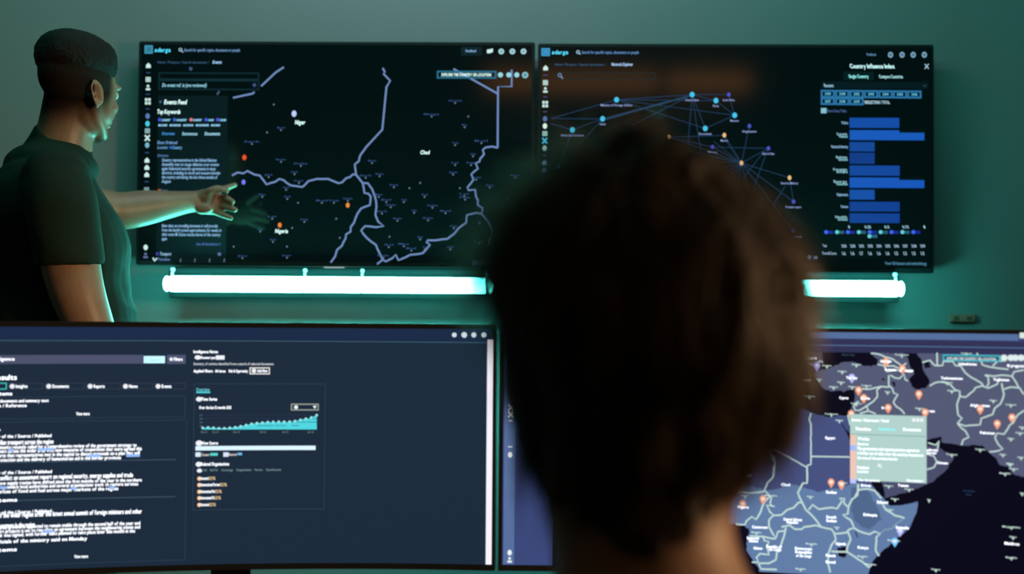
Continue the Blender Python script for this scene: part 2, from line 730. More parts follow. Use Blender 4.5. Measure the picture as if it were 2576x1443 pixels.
P.text('EXPLORE THE COUNTRY OR LOCATION', 1111, 1236, 191.5, 7.5, WT, bold=1, lay=4, shear=0)
for x in (1259, 1280, 1300):
    P.disc(x, 188.5, 6.5, (150, 215, 225), lay=4)
P.disc(1321, 189, 8, (140, 200, 210), lay=4)
P.disc(1321, 189, 4.5, (80, 140, 160), lay=5)


def c3(L): return [(340 + x / 4.81, 90 + y / 4.81) for x, y in L]
def c4(L): return [(340 + x / 4.656, 380 + y / 4.656) for x, y in L]
def c5(L): return [(860 + x / 4.81, 90 + y / 4.81) for x, y in L]
def c6(L): return [(860 + x / 3.608, 380 + y / 3.608) for x, y in L]


P.start('map_borders')
lines = [
    c3([(1185, 750), (1420, 700), (1445, 680)]), c3([(1525, 610), (1700, 445), (1800, 380)]),
    c4([(1135, 285), (1200, 250), (1270, 260), (1315, 232), (1400, 275), (1460, 285), (1540, 390), (1640, 360), (1690, 325), (1740, 340), (1820, 400),
        (1960, 420), (2030, 350), (2130, 325), (2260, 325), (2380, 375)]) + c6([(0, 285), (40, 245), (75, 235), (100, 210), (130, 215)]),
    c5([(495, 390), (520, 440), (505, 460), (585, 545), (540, 620), (490, 1135), (300, 1340), (225, 1443)]) + c6([(160, 60), (155, 90), (118, 120), (125, 180), (130, 215), (190, 290)]),
    c6([(190, 290), (205, 380), (240, 385), (262, 410), (255, 490), (175, 520), (140, 570), (110, 650), (80, 690), (80, 730), (38, 755), (35, 790), (0, 860)]) + [(848, 628), (843, 645), (832, 660)],
    c6([(190, 290), (235, 290), (275, 345), (300, 410), (310, 450), (315, 500), (305, 580), (330, 640), (380, 680), (310, 690), (210, 680), (175, 720), (230, 790), (310, 850), (340, 920), (370, 985), (320, 1025)]),
    c6([(370, 985), (400, 1000), (460, 970), (488, 940), (515, 990), (620, 940), (735, 925), (800, 850), (768, 825), (780, 808), (860, 808), (960, 795), (1020, 750), (1060, 700), (1130, 650), (1135, 580), (1220, 560), (1270, 570)]),
    c5([(1885, 1355), (1820, 1340), (1740, 1350), (1705, 1380), (1720, 1430)]) + c6([(1290, 30), (1255, 70), (1250, 95), (1215, 110), (1235, 160), (1175, 210), (1195, 260), (1140, 330), (1150, 355), (1210, 350), (1220, 420), (1235, 440), (1235, 490), (1280, 520), (1270, 570), (1330, 640), (1370, 720), (1360, 780), (1335, 800), (1345, 840), (1380, 845)]),
    c5([(1350, 400), (1885, 700)]), c5([(2055, 410), (2055, 615), (1890, 615), (1885, 1355)])]
for i, L in enumerate(lines):
    P.start('border_line')
    P.path(L, 4.6, BORD, lay=2, jit=0.35 if i in (2, 4, 5, 6, 7) else 0)
P.start('city_labels')
CITY = [(689, 258, 10), (672, 328, 10), (707, 322, 20), (634, 357, 40), (707, 402, 25), (757, 412, 35), (741, 433, 18), (676, 440, 22), (752, 455, 25), (720, 472, 18), (660, 490, 16),
        (723, 495, 18), (750, 505, 12), (810, 505, 30), (840, 505, 28), (875, 500, 25), (685, 545, 22), (766, 553, 20), (846, 545, 10), (655, 577, 14), (735, 568, 8), (855, 593, 8),
        (687, 603, 16), (722, 615, 10), (588, 615, 10), (610, 644, 26), (722, 643, 24), (1145, 254, 36), (1086, 288, 40), (1178, 288, 10), (1169, 315, 14), (1211, 355, 35), (1145, 360, 18),
        (1190, 388, 14), (1145, 410, 18), (1185, 410, 22), (1140, 434, 22), (1198, 447, 28), (936, 405, 20), (920, 442, 30), (955, 438, 20), (991, 466, 22), (1030, 468, 8), (1057, 455, 8),
        (1157, 468, 12), (1232, 467, 22), (1296, 442, 24), (1068, 490, 18), (953, 490, 20), (972, 503, 26), (1016, 503, 16), (983, 516, 26), (1168, 488, 24), (1170, 497, 28), (1088, 517, 28),
        (1042, 530, 14), (1121, 531, 28), (961, 532, 26), (1000, 550, 22), (1077, 549, 26), (1278, 497, 14), (1207, 557, 14), (1142, 569, 18), (980, 590, 12), (1057, 597, 14), (978, 616, 26),
        (1016, 614, 28), (1035, 625, 26), (1069, 622, 14), (1133, 622, 18), (1207, 607, 28), (965, 643, 30), (997, 637, 12)]
NM = ['Agadez', 'Zinder', 'Maradi', 'Sarh', 'Moundou', 'Doba', 'Kano', 'Jos', 'Bongor', 'Abeche', 'Mongo', 'Ati', 'Mao', 'Bol', 'Yola', 'Gombe', 'Lai', 'Pala']
for i, (x, y, wd) in enumerate(CITY):
    P.start('city_label')
    if wd > 12:
        P.text(NM[i % len(NM)], x - wd / 2, x + wd / 2, y + 1, 4.2, DIMB, bold=1)
    P.disc(x, y + 5, 2.1, (110, 130, 150))
P.start('country_names')
P.text('Niger', 742, 768, 312.5, 10.5, WT, bold=1)
P.text('Chad', 1057, 1081, 387.5, 9.5, WT, bold=1)
P.text('Nigeria', 692, 725, 585.5, 10, WT, bold=1)
P.rect(1189, 656, 1238, 667, (62, 110, 130), lay=2)
for x, y, c, r in ((740, 286, (190, 210, 255), 7), (615, 396, (235, 80, 30), 6), (613, 458, (120, 125, 250), 5.5), (875, 516, (235, 140, 50), 5.5), (704, 566, (235, 130, 40), 5.5)):
    P.start('map_pin')
    P.disc(x, y, r * 0.88, c, ry=r * 1.15, lay=4)
P.flush()

# ---------------------------------------------------------------- right television
tvB, scrB, _ = make_tv(1353.5, 2350, 109, 687, 'large wall television showing a node network and blue bar chart, right of two')
P = Page(Plane(TVY - 0.0016), scrB)
P.start('brand_logo', 'blue square emblem beside the word adarga')
P.rect(1362, 121, 1383.5, 141, (60, 150, 200), lay=1)
P.frame(1366, 125, 1379, 137, 1.5, (40, 110, 140), lay=2)
P.text('adarga', 1388, 1430, 136, 10, (75, 195, 225), bold=1)
P.start('search_bar')
P.disc(1454, 131, 4.5, PALE)
P.disc(1454, 131, 2.6, (2, 13, 14), lay=3)
P.path([(1457, 134), (1460, 137)], 2, PALE)
P.text('Search for specific topics, documents or people', 1463, 1607, 135, 7.5, (85, 125, 175))
P.start('breadcrumb_row')
P.text('Home / Projects / Search documents / ', 1395, 1526, 165, 6, (45, 75, 105))
P.text('Network Explorer', 1538, 1592, 165.5, 8, (150, 185, 220), bold=1)
P.frame(1400, 182, 1648, 199, 1.6, (30, 42, 48))
P.disc(1408, 189, 5, (120, 145, 180))
P.disc(1408, 189, 3, (8, 20, 24), lay=3)
P.path([(1411, 192), (1416, 198)], 2.5, (130, 160, 190))
P.start('icon_sidebar')
icon_column(P, 1372.5, 171, 1369.5, 445, [('h', 171, WT), ('-', 189, (70, 75, 120)), ('o', 208, WT), ('p', 226, WT), ('-', 244, (70, 75, 120)), ('q', 262, WT), ('-', 281, (70, 75, 120)),
            ('d', 299, (80, 110, 160)), ('d', 317, (225, 250, 235)), ('o', 336, (160, 215, 210)), ('x', 354, (70, 190, 225)), ('d', 373, (150, 195, 190)), ('-', 391, (70, 75, 120)),
            ('h', 409, (100, 150, 170)), ('h', 428, (70, 120, 150)), ('h', 447, (50, 90, 120))])
P.start('network_lines')
EC = (32, 58, 92)
N = dict(A=(1551, 251), B=(1741, 238), C=(1801, 253), D=(1848, 290), E=(1774, 323), F=(1516, 299), G=(1440, 327), H=(1682, 346), I=(1822, 340), J=(1865, 410), K=(1986, 447),
         L=(1833, 238), M=(1885, 317), N=(1933, 373), O=(1792, 370), P=(1996, 507), Q=(1993, 582), X=(1386, 298), Y=(1386, 311), Z=(1405, 421), R=(1729, 380), T=(1764, 390), U=(1590, 316))
for e in ['AB', 'BL', 'BC', 'CD', 'LD', 'ED', 'BE', 'AD', 'AE', 'XA', 'XF', 'YG', 'GF', 'FB', 'FB', 'AC', 'BU', 'HI', 'HO', 'HJ', 'OJ', 'IJ', 'MJ', 'NJ', 'JK', 'JP', 'JQ', 'KP', 'NO', 'BR', 'BT', 'FZ', 'GZ', 'JR', 'JT']:
    P.path([N[e[0]], N[e[1]]], 1.7, EC, lay=1)
P.path([(1524, 300), (1735, 241)], 3.4, (36, 72, 100), lay=1)
P.path([(1930, 378), (1893, 480)], 1.7, EC)
P.path([(1922, 380), (1868, 450)], 1.7, EC)
P.path([(1975, 468), (1945, 515)], 1.7, EC)
P.path([(1865, 412), (1880, 470), (1900, 500)], 1.5, EC)
for a in range(0, 150, 17):
    r = math.radians(100 + a)
    P.path([(1865, 412), (1865 + 90 * math.cos(r), 412 + 90 * math.sin(r))], 1.4, EC)
P.start('network_nodes')
for k in 'ABCDEFG':
    P.start('network_node')
    P.disc(*N[k], 6.2, (70, 195, 235), lay=3, ry=7)
for k in 'HIJK':
    P.start('network_node')
    P.disc(*N[k], 4.6, (235, 190, 125), lay=3, ry=6)
for k in 'LMNOPQ':
    P.start('network_node')
    P.disc(*N[k], 4.6, (72, 80, 190), lay=3, ry=5.5)
P.disc(1405, 421, 4, (50, 110, 180))
for k, t, wd in (('A', 'Ministry of Foreign Affairs', 80), ('B', 'Country Name', 34), ('C', 'Paris', 15), ('D', 'Moscow', 22), ('E', 'Government', 33), ('F', 'Sahel', 15), ('G', 'African Union Commission', 58),
                 ('I', 'Macron', 18), ('K', 'Security Ministry', 44), ('L', 'South Africa', 30), ('M', 'Organisation', 36), ('N', 'Bank of China', 30), ('O', 'Ministry', 24), ('P', 'President report', 40), ('Q', 'Vice President', 46)):
    x, y = N[k]
    P.start('node_caption')
    P.text(t, x - wd / 2, x + wd / 2, y + 16, 5.5, (120, 135, 180), bold=1, shear=0)
P.start('zoom_readout')
P.disc(2035, 647, 5.5, (90, 115, 140))
P.disc(2007, 646, 3, (70, 95, 110))
P.text('50%', 2046, 2056, 651, 7, (110, 130, 160), bold=1)
P.start('index_header')
SH = -0.25
P.text('Feedback', 2181, 2205, 140, 6.5, (75, 115, 150), bold=1, shear=SH)
for x in (2240, 2269, 2297, 2325):
    P.disc(x, 138, 6.5, (125, 165, 190), ry=7.5)
    P.disc(x, 138, 3.4, (60, 95, 120), lay=3)
P.text('Country Influence Index', 2139, 2252, 171.5, 11, (185, 230, 230), bold=1, shear=SH)
P.path([(2326, 161), (2336, 173)], 2.2, PALE, lay=2)
P.path([(2336, 161), (2326, 173)], 2.2, PALE, lay=2)
P.rect(2122, 180, 2198, 202, (3, 24, 27), lay=0)
P.text('Single Country', 2136, 2186, 196, 8.5, (130, 215, 215), bold=1, shear=SH)
P.text('Compare Countries', 2212, 2272, 196.5, 8.5, (145, 195, 200), bold=1, shear=SH)
P.rect(2066, 205, 2336, 224, (3, 20, 26), lay=0)
P.text('Recent', 2074, 2098, 219, 8.5, (130, 175, 195), bold=1, shear=SH)
P.path([(2322, 214), (2326, 218), (2330, 214)], 2, (50, 70, 90))
for r_, n_ in ((0, 7), (1, 3)):
    for i in range(n_):
        P.start('year_button')
        x = 2064.5 + i * 36.3
        y = 226 + r_ * 19 + i * 0.3
        P.frame(x, y, x + 35.5, y + 20 - r_, 4.6, (42, 115, 165), lay=2)
        P.text('%d' % (2010 + i + r_ * 7), x + 10, x + 26, y + 12.8, 6.5, (85, 165, 195), bold=1, lay=3, shear=0)
P.start('index_captions')
P.text('BERELECTIONS / TOTAL', 2176, 2239, 261, 8, (150, 180, 195), bold=1, shear=SH)
P.rect(2065, 271.5, 2079, 285, (130, 190, 205), lay=2)
P.text('Show Data Table', 2082, 2130, 282, 7, (60, 80, 125), bold=1, shear=SH)
BARS = [(2262, 296, 322, (20, 75, 165)), (2325, 327, 353, (24, 88, 185)), (2200, 357, 381, (20, 70, 150)), (2200, 384, 412, (18, 58, 135)), (2263, 416, 442, (20, 70, 155)),
        (2325, 446, 473, (24, 86, 185)), (2200, 477, 502, (22, 78, 165)), (2263, 507, 532, (18, 62, 145)), (2263, 536, 561, (18, 62, 145))]
BT = ['Politics', 'Economic & Finance', 'National Identity', 'Business & Education', 'Foreign Affairs', 'Energy Resources', 'Diplomatic', 'Science', 'Health & Environment']
for i, (xr, y0, y1, c) in enumerate(BARS):
    P.start('chart_bar')
    P.rect(2137, y0, xr if xr < 2300 else 2325, y1 if xr < 2300 else y1, c, lay=2)
    if xr > 2300:
        P.rect(2262, y0 - 1, 2326, y0 + 7, (2, 13, 14), lay=3)
P.start('chart_labels')
for i, (xr, y0, y1, c) in enumerate(BARS):
    wd = (16, 28, 42, 30, 37, 36, 28, 18, 32)[i]
    w_ = BT[i].split(' & ') if '&' in BT[i] else BT[i].split(' ')
    yy = (y0 + y1) / 2
    if len(w_) > 1 and i != 2:
        P.text(w_[0], 2134 - wd, 2132, yy + 0, 6.5, (120, 165, 175), bold=1, shear=SH)
        P.text(w_[1], 2134 - wd * 0.8, 2133, yy + 6, 6.5, (120, 175, 185), bold=1, shear=SH)
    else:
        P.text(BT[i], 2134 - wd, 2134, yy + 3, 7, (120, 155, 185), bold=1, shear=SH)
for t, x in (('0', 2136), ('0.25', 2183), ('0.5', 2231), ('0.75', 2278), ('1', 2326)):
    P.text(t, x - 1.8 * len(t), x + 1.8 * len(t) + 2, 574, 7, (130, 170, 185), bold=1, shear=SH)
P.start('legend_row')
for i in range(9):
    x = 2078 + i * 27.4
    c, d = (((60, 100, 235), (25, 35, 140)) if i % 2 == 0 else ((100, 205, 210), (40, 90, 115)))
    P.disc(x, 583.5, 5, c, lay=3)
    P.rect(x + 4, 580, x + 18, 588, d, lay=2)
P.disc(2187, 594, 5, (100, 205, 215), lay=3)
P.rect(2191, 590, 2207, 598, (40, 95, 130), lay=2)
P.start('score_table')
P.text('Year', 2070, 2081, 621, 7.5, (130, 150, 175), bold=1, shear=SH)
P.text('Overall Score', 2069, 2105, 640, 7.5, (125, 145, 170), bold=1, shear=SH)
for i in range(10):
    x = 2123.5 + i * 22
    P.text('%d' % (2010 + i), x - 6, x + 7, 622, 7.5, (125, 150, 175), bold=1, shear=SH)
    P.text(('1.6', '1.6', '1.7', '1.6', '1.6', '1.6', '1.5', '1.5', '1.5', '1.5')[i], x - 4, x + 5, 641, 8.5, (130, 155, 175), bold=1, shear=SH)
P.text('View full dataset and methodology', 2227, 2332, 665.5, 8, (65, 110, 135), bold=1, shear=SH)
P.flush()

# ---------------------------------------------------------------- light bars under the televisions
m_tube = bpy.data.materials.new('lit_diffuser')
m_tube.use_nodes = True
b_ = m_tube.node_tree.nodes['Principled BSDF']
b_.inputs['Base Color'].default_value = (0.6, 0.7, 0.7, 1)
b_.inputs['Roughness'].default_value = 0.4
b_.inputs['Emission Color'].default_value = (0.09, 1.0, 0.84, 1)
b_.inputs['Emission Strength'].default_value = 75.0
m_cap = bpy.data.materials.new('glow_painted_acrylic')
m_cap.use_nodes = True
b_ = m_cap.node_tree.nodes['Principled BSDF']
b_.inputs['Base Color'].default_value = (0.5, 0.7, 0.7, 1)
b_.inputs['Emission Color'].default_value = (0.12, 0.9, 0.9, 1)
b_.inputs['Emission Strength'].default_value = 1.0  # tube glow painted into the clip brackets as emission
m_house = pbr('brushed_housing', (0.25, 0.3, 0.32), 0.3, metal=0.8)
m_shield = bpy.data.materials.new('light_shield_acrylic')  # added light shield; translucency lets some tube light reach the wall
m_shield.use_nodes = True
nt_ = m_shield.node_tree
d_ = nt_.nodes.new('ShaderNodeBsdfDiffuse')
d_.inputs['Color'].default_value = (0.004, 0.005, 0.005, 1)
t_ = nt_.nodes.new('ShaderNodeBsdfTranslucent')
t_.inputs['Color'].default_value = (0.15, 0.165, 0.165, 1)
a_ = nt_.nodes.new('ShaderNodeAddShader')
nt_.links.new(d_.outputs[0], a_.inputs[0])
nt_.links.new(t_.outputs[0], a_.inputs[1])
nt_.links.new(a_.outputs[0], [n for n in nt_.nodes if n.type == 'OUTPUT_MATERIAL'][0].inputs['Surface'])
LY = 3.23


def light_bar(segs, capl, capr, yl, yr, label):
    def pt(px):
        return W(px, yl[1] + (yr[1] - yl[1]) * (px - yl[0]) / (yr[0] - yl[0]), LY)
    a, b = pt(segs[0][0]), pt(segs[-1][1])
    z = (a.z + b.z) / 2
    r = 0.0213
    t = thing('light_bar', label, 'light', ((a.x + b.x) / 2, WALL_Y, z), 'tubular light bars under the televisions')
    for s0, s1 in segs:
        bm = bmesh.new()
        x0, x1 = pt(s0).x, pt(s1).x
        cyl(bm, (x0, LY, z), (x1, LY, z), r, seg=32)
        mesh_obj('tube_diffuser', bm, m_tube, t, smooth=False)
        # clip bracket at each end of a segment
    for p in (capl, capr):
        if p:
            bm = bmesh.new()
            x = pt(p).x
            ellip(bm, (x, LY, z), (0.0085, r * 0.97, r * 0.97))
            mesh_obj('end_cap', bm, m_tube, t, smooth=True)
    cuts = [segs[0][0] - 1] + [(segs[i][1] + segs[i + 1][0]) / 2 for i in range(len(segs) - 1)] + [segs[-1][1] + 1]
    for c in cuts:
        bm = bmesh.new()
        x = pt(c).x
        box(bm, (x, LY + 0.014, z + r + 0.004), (0.005, 0.010, 0.018), 0.002)
        box(bm, (x, LY + 0.045, z + r + 0.018), (0.008, 0.07, 0.010), 0.002)
        mesh_obj('clip_bracket', bm, m_cap, t)
        bm = bmesh.new()
        cyl(bm, (x - 0.0018, LY, z), (x + 0.0018, LY, z), r * 1.02, seg=24)
        mesh_obj('joint_ring', bm, m_bez, t)
    # light shield added behind the tubes: keeps their light off the wall right behind
    x0, x1 = pt(segs[0][0]).x, pt(segs[-1][1]).x
    bm = bmesh.new()
    box(bm, ((x0 + x1) / 2, LY + 0.034, z + 0.001), (x1 - x0 + 0.03, 0.008, 0.078), 0.002)
    mesh_obj('light_shield', bm, m_shield, t)
    for u in (0.12, 0.88):
        bm = bmesh.new()
        box(bm, (x0 + (x1 - x0) * u, LY + 0.094, z + 0.002), (0.03, 0.112, 0.03), 0.003)
        mesh_obj('wall_mount', bm, m_bez, t)
    bm = bmesh.new()
    box(bm, ((x0 + x1) / 2, LY + 0.034, z + r + 0.0185), (x1 - x0, 0.018, 0.015), 0.003)
    mesh_obj('reflector_strip', bm, pbr('satin_reflector', (0.002, 0.0035, 0.004), 0.5, spec=0.1), t)
    return t, z


tA, zA = light_bar([(430, 762), (766, 907), (911, 1224)], 420, 1236, (430, 713.5), (1224, 718), 'glowing tubular light bar with three segments under the map television')
tB, zB = light_bar([(1452, 1770), (1774, 1912), (1916, 2256)], 1442, 2266, (1452, 720), (2256, 727), 'glowing tubular light bar half hidden behind the seated head, under the chart television')
bm = bmesh.new()
c = W(838, 681, TVY - 0.004)
ellip(bm, c, (0.006, 0.003, 0.004))
cyl(bm, (c.x, TVY - 0.004, c.z), (c.x, TVY + 0.02, c.z), 0.003, seg=10)
box(bm, (c.x, TVY + 0.012, c.z + 0.006), (0.06, 0.012, 0.008), 0.002)
mesh_obj('standby_light', bm, glow((235, 255, 255), 2.0), tvA, smooth=True)['label'] = 'small white indicator light at bottom edge'

# small brown wall plate, lower right of the wall
pl = W(2418, 800, WALL_Y)
t = thing('wall_plate', 'small brownish rectangular cable plate low on the wall, above right monitor', 'wall plate', (pl.x, WALL_Y, pl.z))
bm = bmesh.new()
box(bm, (pl.x, WALL_Y - 0.006, pl.z), (0.072, 0.012, 0.022), 0.003)
mesh_obj('cover', bm, pbr('brown_plate', (0.55, 0.20, 0.14), 0.5, var=0.1), t)
for dx in (-0.018, 0.018):
    bm = bmesh.new()
    box(bm, (pl.x + dx, WALL_Y - 0.0125, pl.z), (0.014, 0.002, 0.010), 0.0005)
    mesh_obj('socket', bm, pbr('socket_brown', (0.2, 0.09, 0.06), 0.5), t)

# ---------------------------------------------------------------- desk monitors (curved)
arcL = Arc(-0.185, 1.787, 1.96)
arcR = Arc(0.000, 1.782, 1.96)


def make_monitor(arc, px_in, px_screen, sgn, width, ytop, yst, ysb, bg, label, pxz):
    a_in, z1 = arc.inv(px_in, ytop)
    a_s, zs1 = arc.inv(px_screen, yst)
    _, zs0 = arc.inv(px_screen, ysb)
    z0 = zs0 - 0.009
    a_out = a_in + sgn * width
    lo, hi = min(a_in, a_out), max(a_in, a_out)
    mid = arc.pos((lo + hi) / 2, 0, 0)
    t = thing('curved_monitor', label, 'monitor', (mid.x, mid.y, 0.75), 'curved desk monitors')
    nrm = (Vector((arc.xc, arc.yc, 0)) - Vector((mid.x, mid.y, 0))).normalized()

    def shell(bm, lo, hi, za, zb, o0, o1, n=40):
        L = []
        for i in range(n + 1):
            a = lo + (hi - lo) * i / n
            L.append([bm.verts.new(arc.pos(a, za, o0)), bm.verts.new(arc.pos(a, zb, o0)), bm.verts.new(arc.pos(a, zb, o1)), bm.verts.new(arc.pos(a, za, o1))])
        for i in range(n):
            for k in range(4):
                bm.faces.new((L[i][k], L[i][(k + 1) % 4], L[i + 1][(k + 1) % 4], L[i + 1][k]))
        bm.faces.new(L[0])
        bm.faces.new(L[-1][::-1])
    bm = bmesh.new()
    shell(bm, lo, hi, z0, z1, -0.0005, -0.022)
    shell(bm, lo + 0.18, hi - 0.18, z0 + 0.06, z1 - 0.06, -0.02, -0.05, 20)
    mesh_obj('casing', bm, m_bez, t)
    b = abs(a_s - a_in)
    bm = bmesh.new()
    shell(bm, lo + b, hi - b, zs0, zs1, 0.0002, -0.0006)
    scr = mesh_obj('screen', bm, screen_mat('monitor_panel_' + t.name.replace('.', '_'), bg, 0.45, spec=0.25), t)
    # stand
    back = Vector((mid.x, mid.y, 0)) - nrm * 0.06
    bm = bmesh.new()
    rot = nrm.to_track_quat('Y', 'Z').to_matrix()
    box(bm, back - nrm * 0.02 + Vector((0, 0, 0.89)), (0.06, 0.02, 0.28), 0.006, rot)
    box(bm, back - nrm * 0.0 + Vector((0, 0, 1.0)), (0.1, 0.05, 0.08), 0.006, rot)
    mesh_obj('stand_neck', bm, m_bez, t)
    bm = bmesh.new()
    box(bm, back + nrm * 0.02 + Vector((0, 0, 0.756)), (0.26, 0.2, 0.012), 0.005, rot)
    mesh_obj('stand_base', bm, m_bez, t)
    return t, scr, (lo + b, hi - b, zs0, zs1)


monL, scrL, exL = make_monitor(arcL, 1248, 1239, -1, 0.80, 815, 828, 1420, (26, 43, 61), 'curved desk monitor showing white text columns and a cyan area graph, left one', None)
monR, scrR, exR = make_monitor(arcR, 1257, 1267, 1, 0.80, 818, 830, 1420, (58, 72, 122), 'curved desk monitor showing a regional map with teal popup, right one behind the head', None)

P = Page(arcL, scrL)
P.start('window_header')
P.srect(exL[0], P.surf.inv(1200, 857)[1], exL[1], exL[3], (24, 42, 72), lay=0)
P.hline(-120, 1236, 856, 1.6, (65, 105, 130))
for x, r in ((1143, 6), (1168, 7.2), (1192, 6.5), (1217, 6.5)):
    P.disc(x, 842, r, (220, 235, 240))
P.start('scrollbar', 'bright white vertical bar at right edge')
P.rect(1226, 854, 1236.5, 1419, (250, 245, 255), lay=2)
P.start('search_field')
P.rect(-120, 893, 362, 914, (78, 82, 110))
P.text('Project data intelligence', -110, 38, 907, 9, WH, k=2.0, bold=1, shear=0)
P.rect(362, 895, 415, 913, (190, 240, 255), k=1.2, lay=2)
P.text('Search', 378, 400, 907, 6, (130, 200, 240), lay=3)
P.rect(420, 892, 467, 915, (78, 84, 115))
P.disc(431, 903, 4.5, WH)
P.text('Filters', 438, 460, 907, 8.5, WH, k=2.0, bold=1, shear=0)
P.start('result_tabs')
P.text('Results', -20, 44, 955, 13, WH, bold=1, shear=0, k=2.2)
P.frame(-80, 963, 17, 979, 2.2, (70, 215, 205))
for x0, x1, t, n in ((22, 108, 'Insights', 30), (114, 213, 'Documents', 42), (218, 303, 'Reports', 28), (307, 385, 'News', 22), (389, 467, 'Events', 25)):
    P.frame(x0, 963, x1, 978, 1.2, (55, 68, 85))
    P.disc(x0 + 9, 971, 6, WH)
    P.text(t, x0 + 18, x0 + 18 + n, 975, 8.5, WH, k=2.0, bold=1, shear=0)
P.start('result_list')
BL = (175, 205, 255)


def rows(L):
    for x1, y, h, t in L:
        P.start('text_line')
        P.text(t, -95, x1, y, h, (240, 243, 250), bold=1, shear=0.05, k=2.2)


rows([(32, 995, 9, 'Summary of items'), (123, 1013, 8, 'Discussion of regional documents and summary text'), (68, 1025, 8, 'Insights and source / Reference')])
P.text('View more', 192, 226, 1044, 8.5, WH, k=2.0, bold=1, shear=0)
P.frame(-120, 1000, 466, 1049, 1.3, (48, 66, 88))
P.frame(-120, 1063, 466, 1408, 1.3, (48, 66, 88))
P.hline(-120, 442, 1167, 1.6, (70, 95, 115))
P.hline(-120, 441, 1264, 1.6, (70, 95, 115))
rows([(2, 1085, 7, 'Article source'), (130, 1103, 8, 'Document summary of the / Source / Published'), (135, 1120, 12, 'Military forces and civilian transport across the region'),
      (344, 1131, 9, 'The international community recently called for a comprehensive review of the government strategy to'), (357, 1141, 9.5, 'support regional partners across the wider area with new measures of cooperation that were agreed this'),
      (352, 1152, 9.5, 'Security Council reports that representatives met in the capital to discuss proposals on a plan that will'), (305, 1163, 9, 'strengthen civilian protection and the delivery of humanitarian aid in the border provinces'),
      (131, 1195, 8, 'Document summary of the / Source / Published'), (335, 1210, 12, 'Political change and conflict: an assessment report on regional security, energy supplies and trade'),
      (357, 1222, 9, 'The analysis shows how supply routes have shifted since the first months of the year in the northern'), (348, 1232, 9, 'districts of the country, where local authorities and several organisations work to restore services'), (298, 1243, 9, 'while monitoring prices of food and fuel across major markets of the region'), (45, 1265, 9, 'Related items'),
      (130, 1296, 8, 'Document summary of the / Source / Published'), (357, 1305, 12, 'Economic forecast of the wider region after the latest annual summit of foreign ministers and other'), (88, 1331, 12, 'and international trade partners in the region'),
      (353, 1334, 9, 'According to the figures, growth is expected to remain stable through the second half of the year and'), (353, 1344, 9, 'investment in transport projects is set to rise after an agreement between the neighbouring states and'), (340, 1354, 9, 'the development bank was signed, with further talks planned to take place later this month in the'), (220, 1370, 9, 'capital city, officials of the ministry said on Monday'), (44, 1391, 9, 'Related items')])
P.text('View more', 187, 222, 1403, 8.5, WH, k=2.0, bold=1, shear=0)
for x, y, wd in ((95, 1130, 40), (22, 1132, 12), (222, 1146, 32), (318, 1145, 34), (-5, 1226, 24), (178, 1228, 14), (275, 1226, 14), (108, 1336, 26)):
    P.hline(x, x + wd, y, 7, (150, 190, 255), lay=3)
P.start('summary_text')
P.text('Intelligence Notes', 487, 549, 887.5, 7.5, WH, k=2.0, bold=1, shear=0)
P.disc(498, 898.5, 8, WH, ry=5.5)
P.text('Document types', 506, 542, 902, 7, WH, k=2.0, bold=1, shear=0)
P.rect(543, 893.5, 565, 904, WH, lay=2)
P.text('Summary of entities identified from a search of selected documents', 487, 689, 917.5, 6.5, (230, 235, 240), bold=1, shear=0)
P.text('Applied filters', 487, 536, 936, 7.5, WH, k=2.0, bold=1, shear=0)
P.text('All dates', 541, 568, 936, 7, WH, k=2.0, bold=1, shear=0)
P.text('Risk & Opportunity', 576, 624, 936, 7.5, WH, k=2.0, bold=1, shear=0)
P.frame(628, 923.5, 679, 941, 2.6, (240, 240, 235))
P.disc(639, 932, 5.5, WH)
P.text('Add filter', 647, 674, 935.5, 7.5, WH, k=2.0, bold=1, shear=0)
P.start('statistics_panel')
P.frame(488, 964, 816, 1280, 1.6, (46, 64, 84))
P.text('Overview', 494, 528, 982.5, 7.5, (120, 225, 235), bold=1, shear=0)
P.rect(494, 984, 529, 988, (80, 215, 225), lay=2)
P.disc(501, 1003.5, 7.5, WH, ry=6)
P.text('Time Series', 507, 547, 1007, 8, WH, k=2.0, bold=1, shear=0)
P.text('Over the last 12 months 2021', 501, 582, 1028, 7.5, WH, k=2.0, bold=1, shear=0)
P.frame(732, 1014.5, 802, 1032, 3, (150, 160, 150))
P.disc(745, 1023.5, 5, WH)
P.poly([(787, 1020), (797, 1020), (792, 1028)], WH, lay=2)
for i in range(4):
    P.hline(508, 797, 1043.5 + i * 9, 1.3, (45, 52, 78))
    P.text('40%', 502, 510, 1045.5 + i * 9, 3.8, (95, 115, 125), bold=1, shear=0)
for t, x in (('Sep 21', 505), ('Oct 21', 534), ('Dec 21', 587), ('Feb 22', 654), ('Apr 22', 710), ('Jun 22', 774)):
    P.text(t, x, x + 16, 1088, 4.8, (110, 135, 125), bold=1, shear=0)
P.text('View Source', 508, 549, 1117.5, 8, WH, k=2.0, bold=1, shear=0)
P.disc(501, 1114, 8.5, WH, ry=7)
P.rect(492, 1121.5, 794, 1131, (215, 240, 255), k=1.1, lay=2)
P.rect(492, 1137, 505, 1148, (220, 240, 255), lay=2)
P.text('Count', 506, 527, 1146, 6.8, (255, 240, 235), bold=1, shear=0)
P.rect(529, 1138.5, 548, 1145.5, (90, 215, 205), lay=2)
P.rect(562, 1137, 575, 1148, (220, 230, 255), lay=2)
P.text('Neutral', 575, 596, 1145.5, 6.8, (255, 240, 235), bold=1, shear=0)
P.rect(598, 1138, 609, 1144, (110, 190, 245), lay=2)
P.disc(500, 1167, 7.5, WH, ry=6.3)
P.text('Related Organisations', 506, 577, 1170.5, 8.5, WH, k=2.0, bold=1, shear=0)
P.disc(502, 1183, 6.5, WH, ry=5)
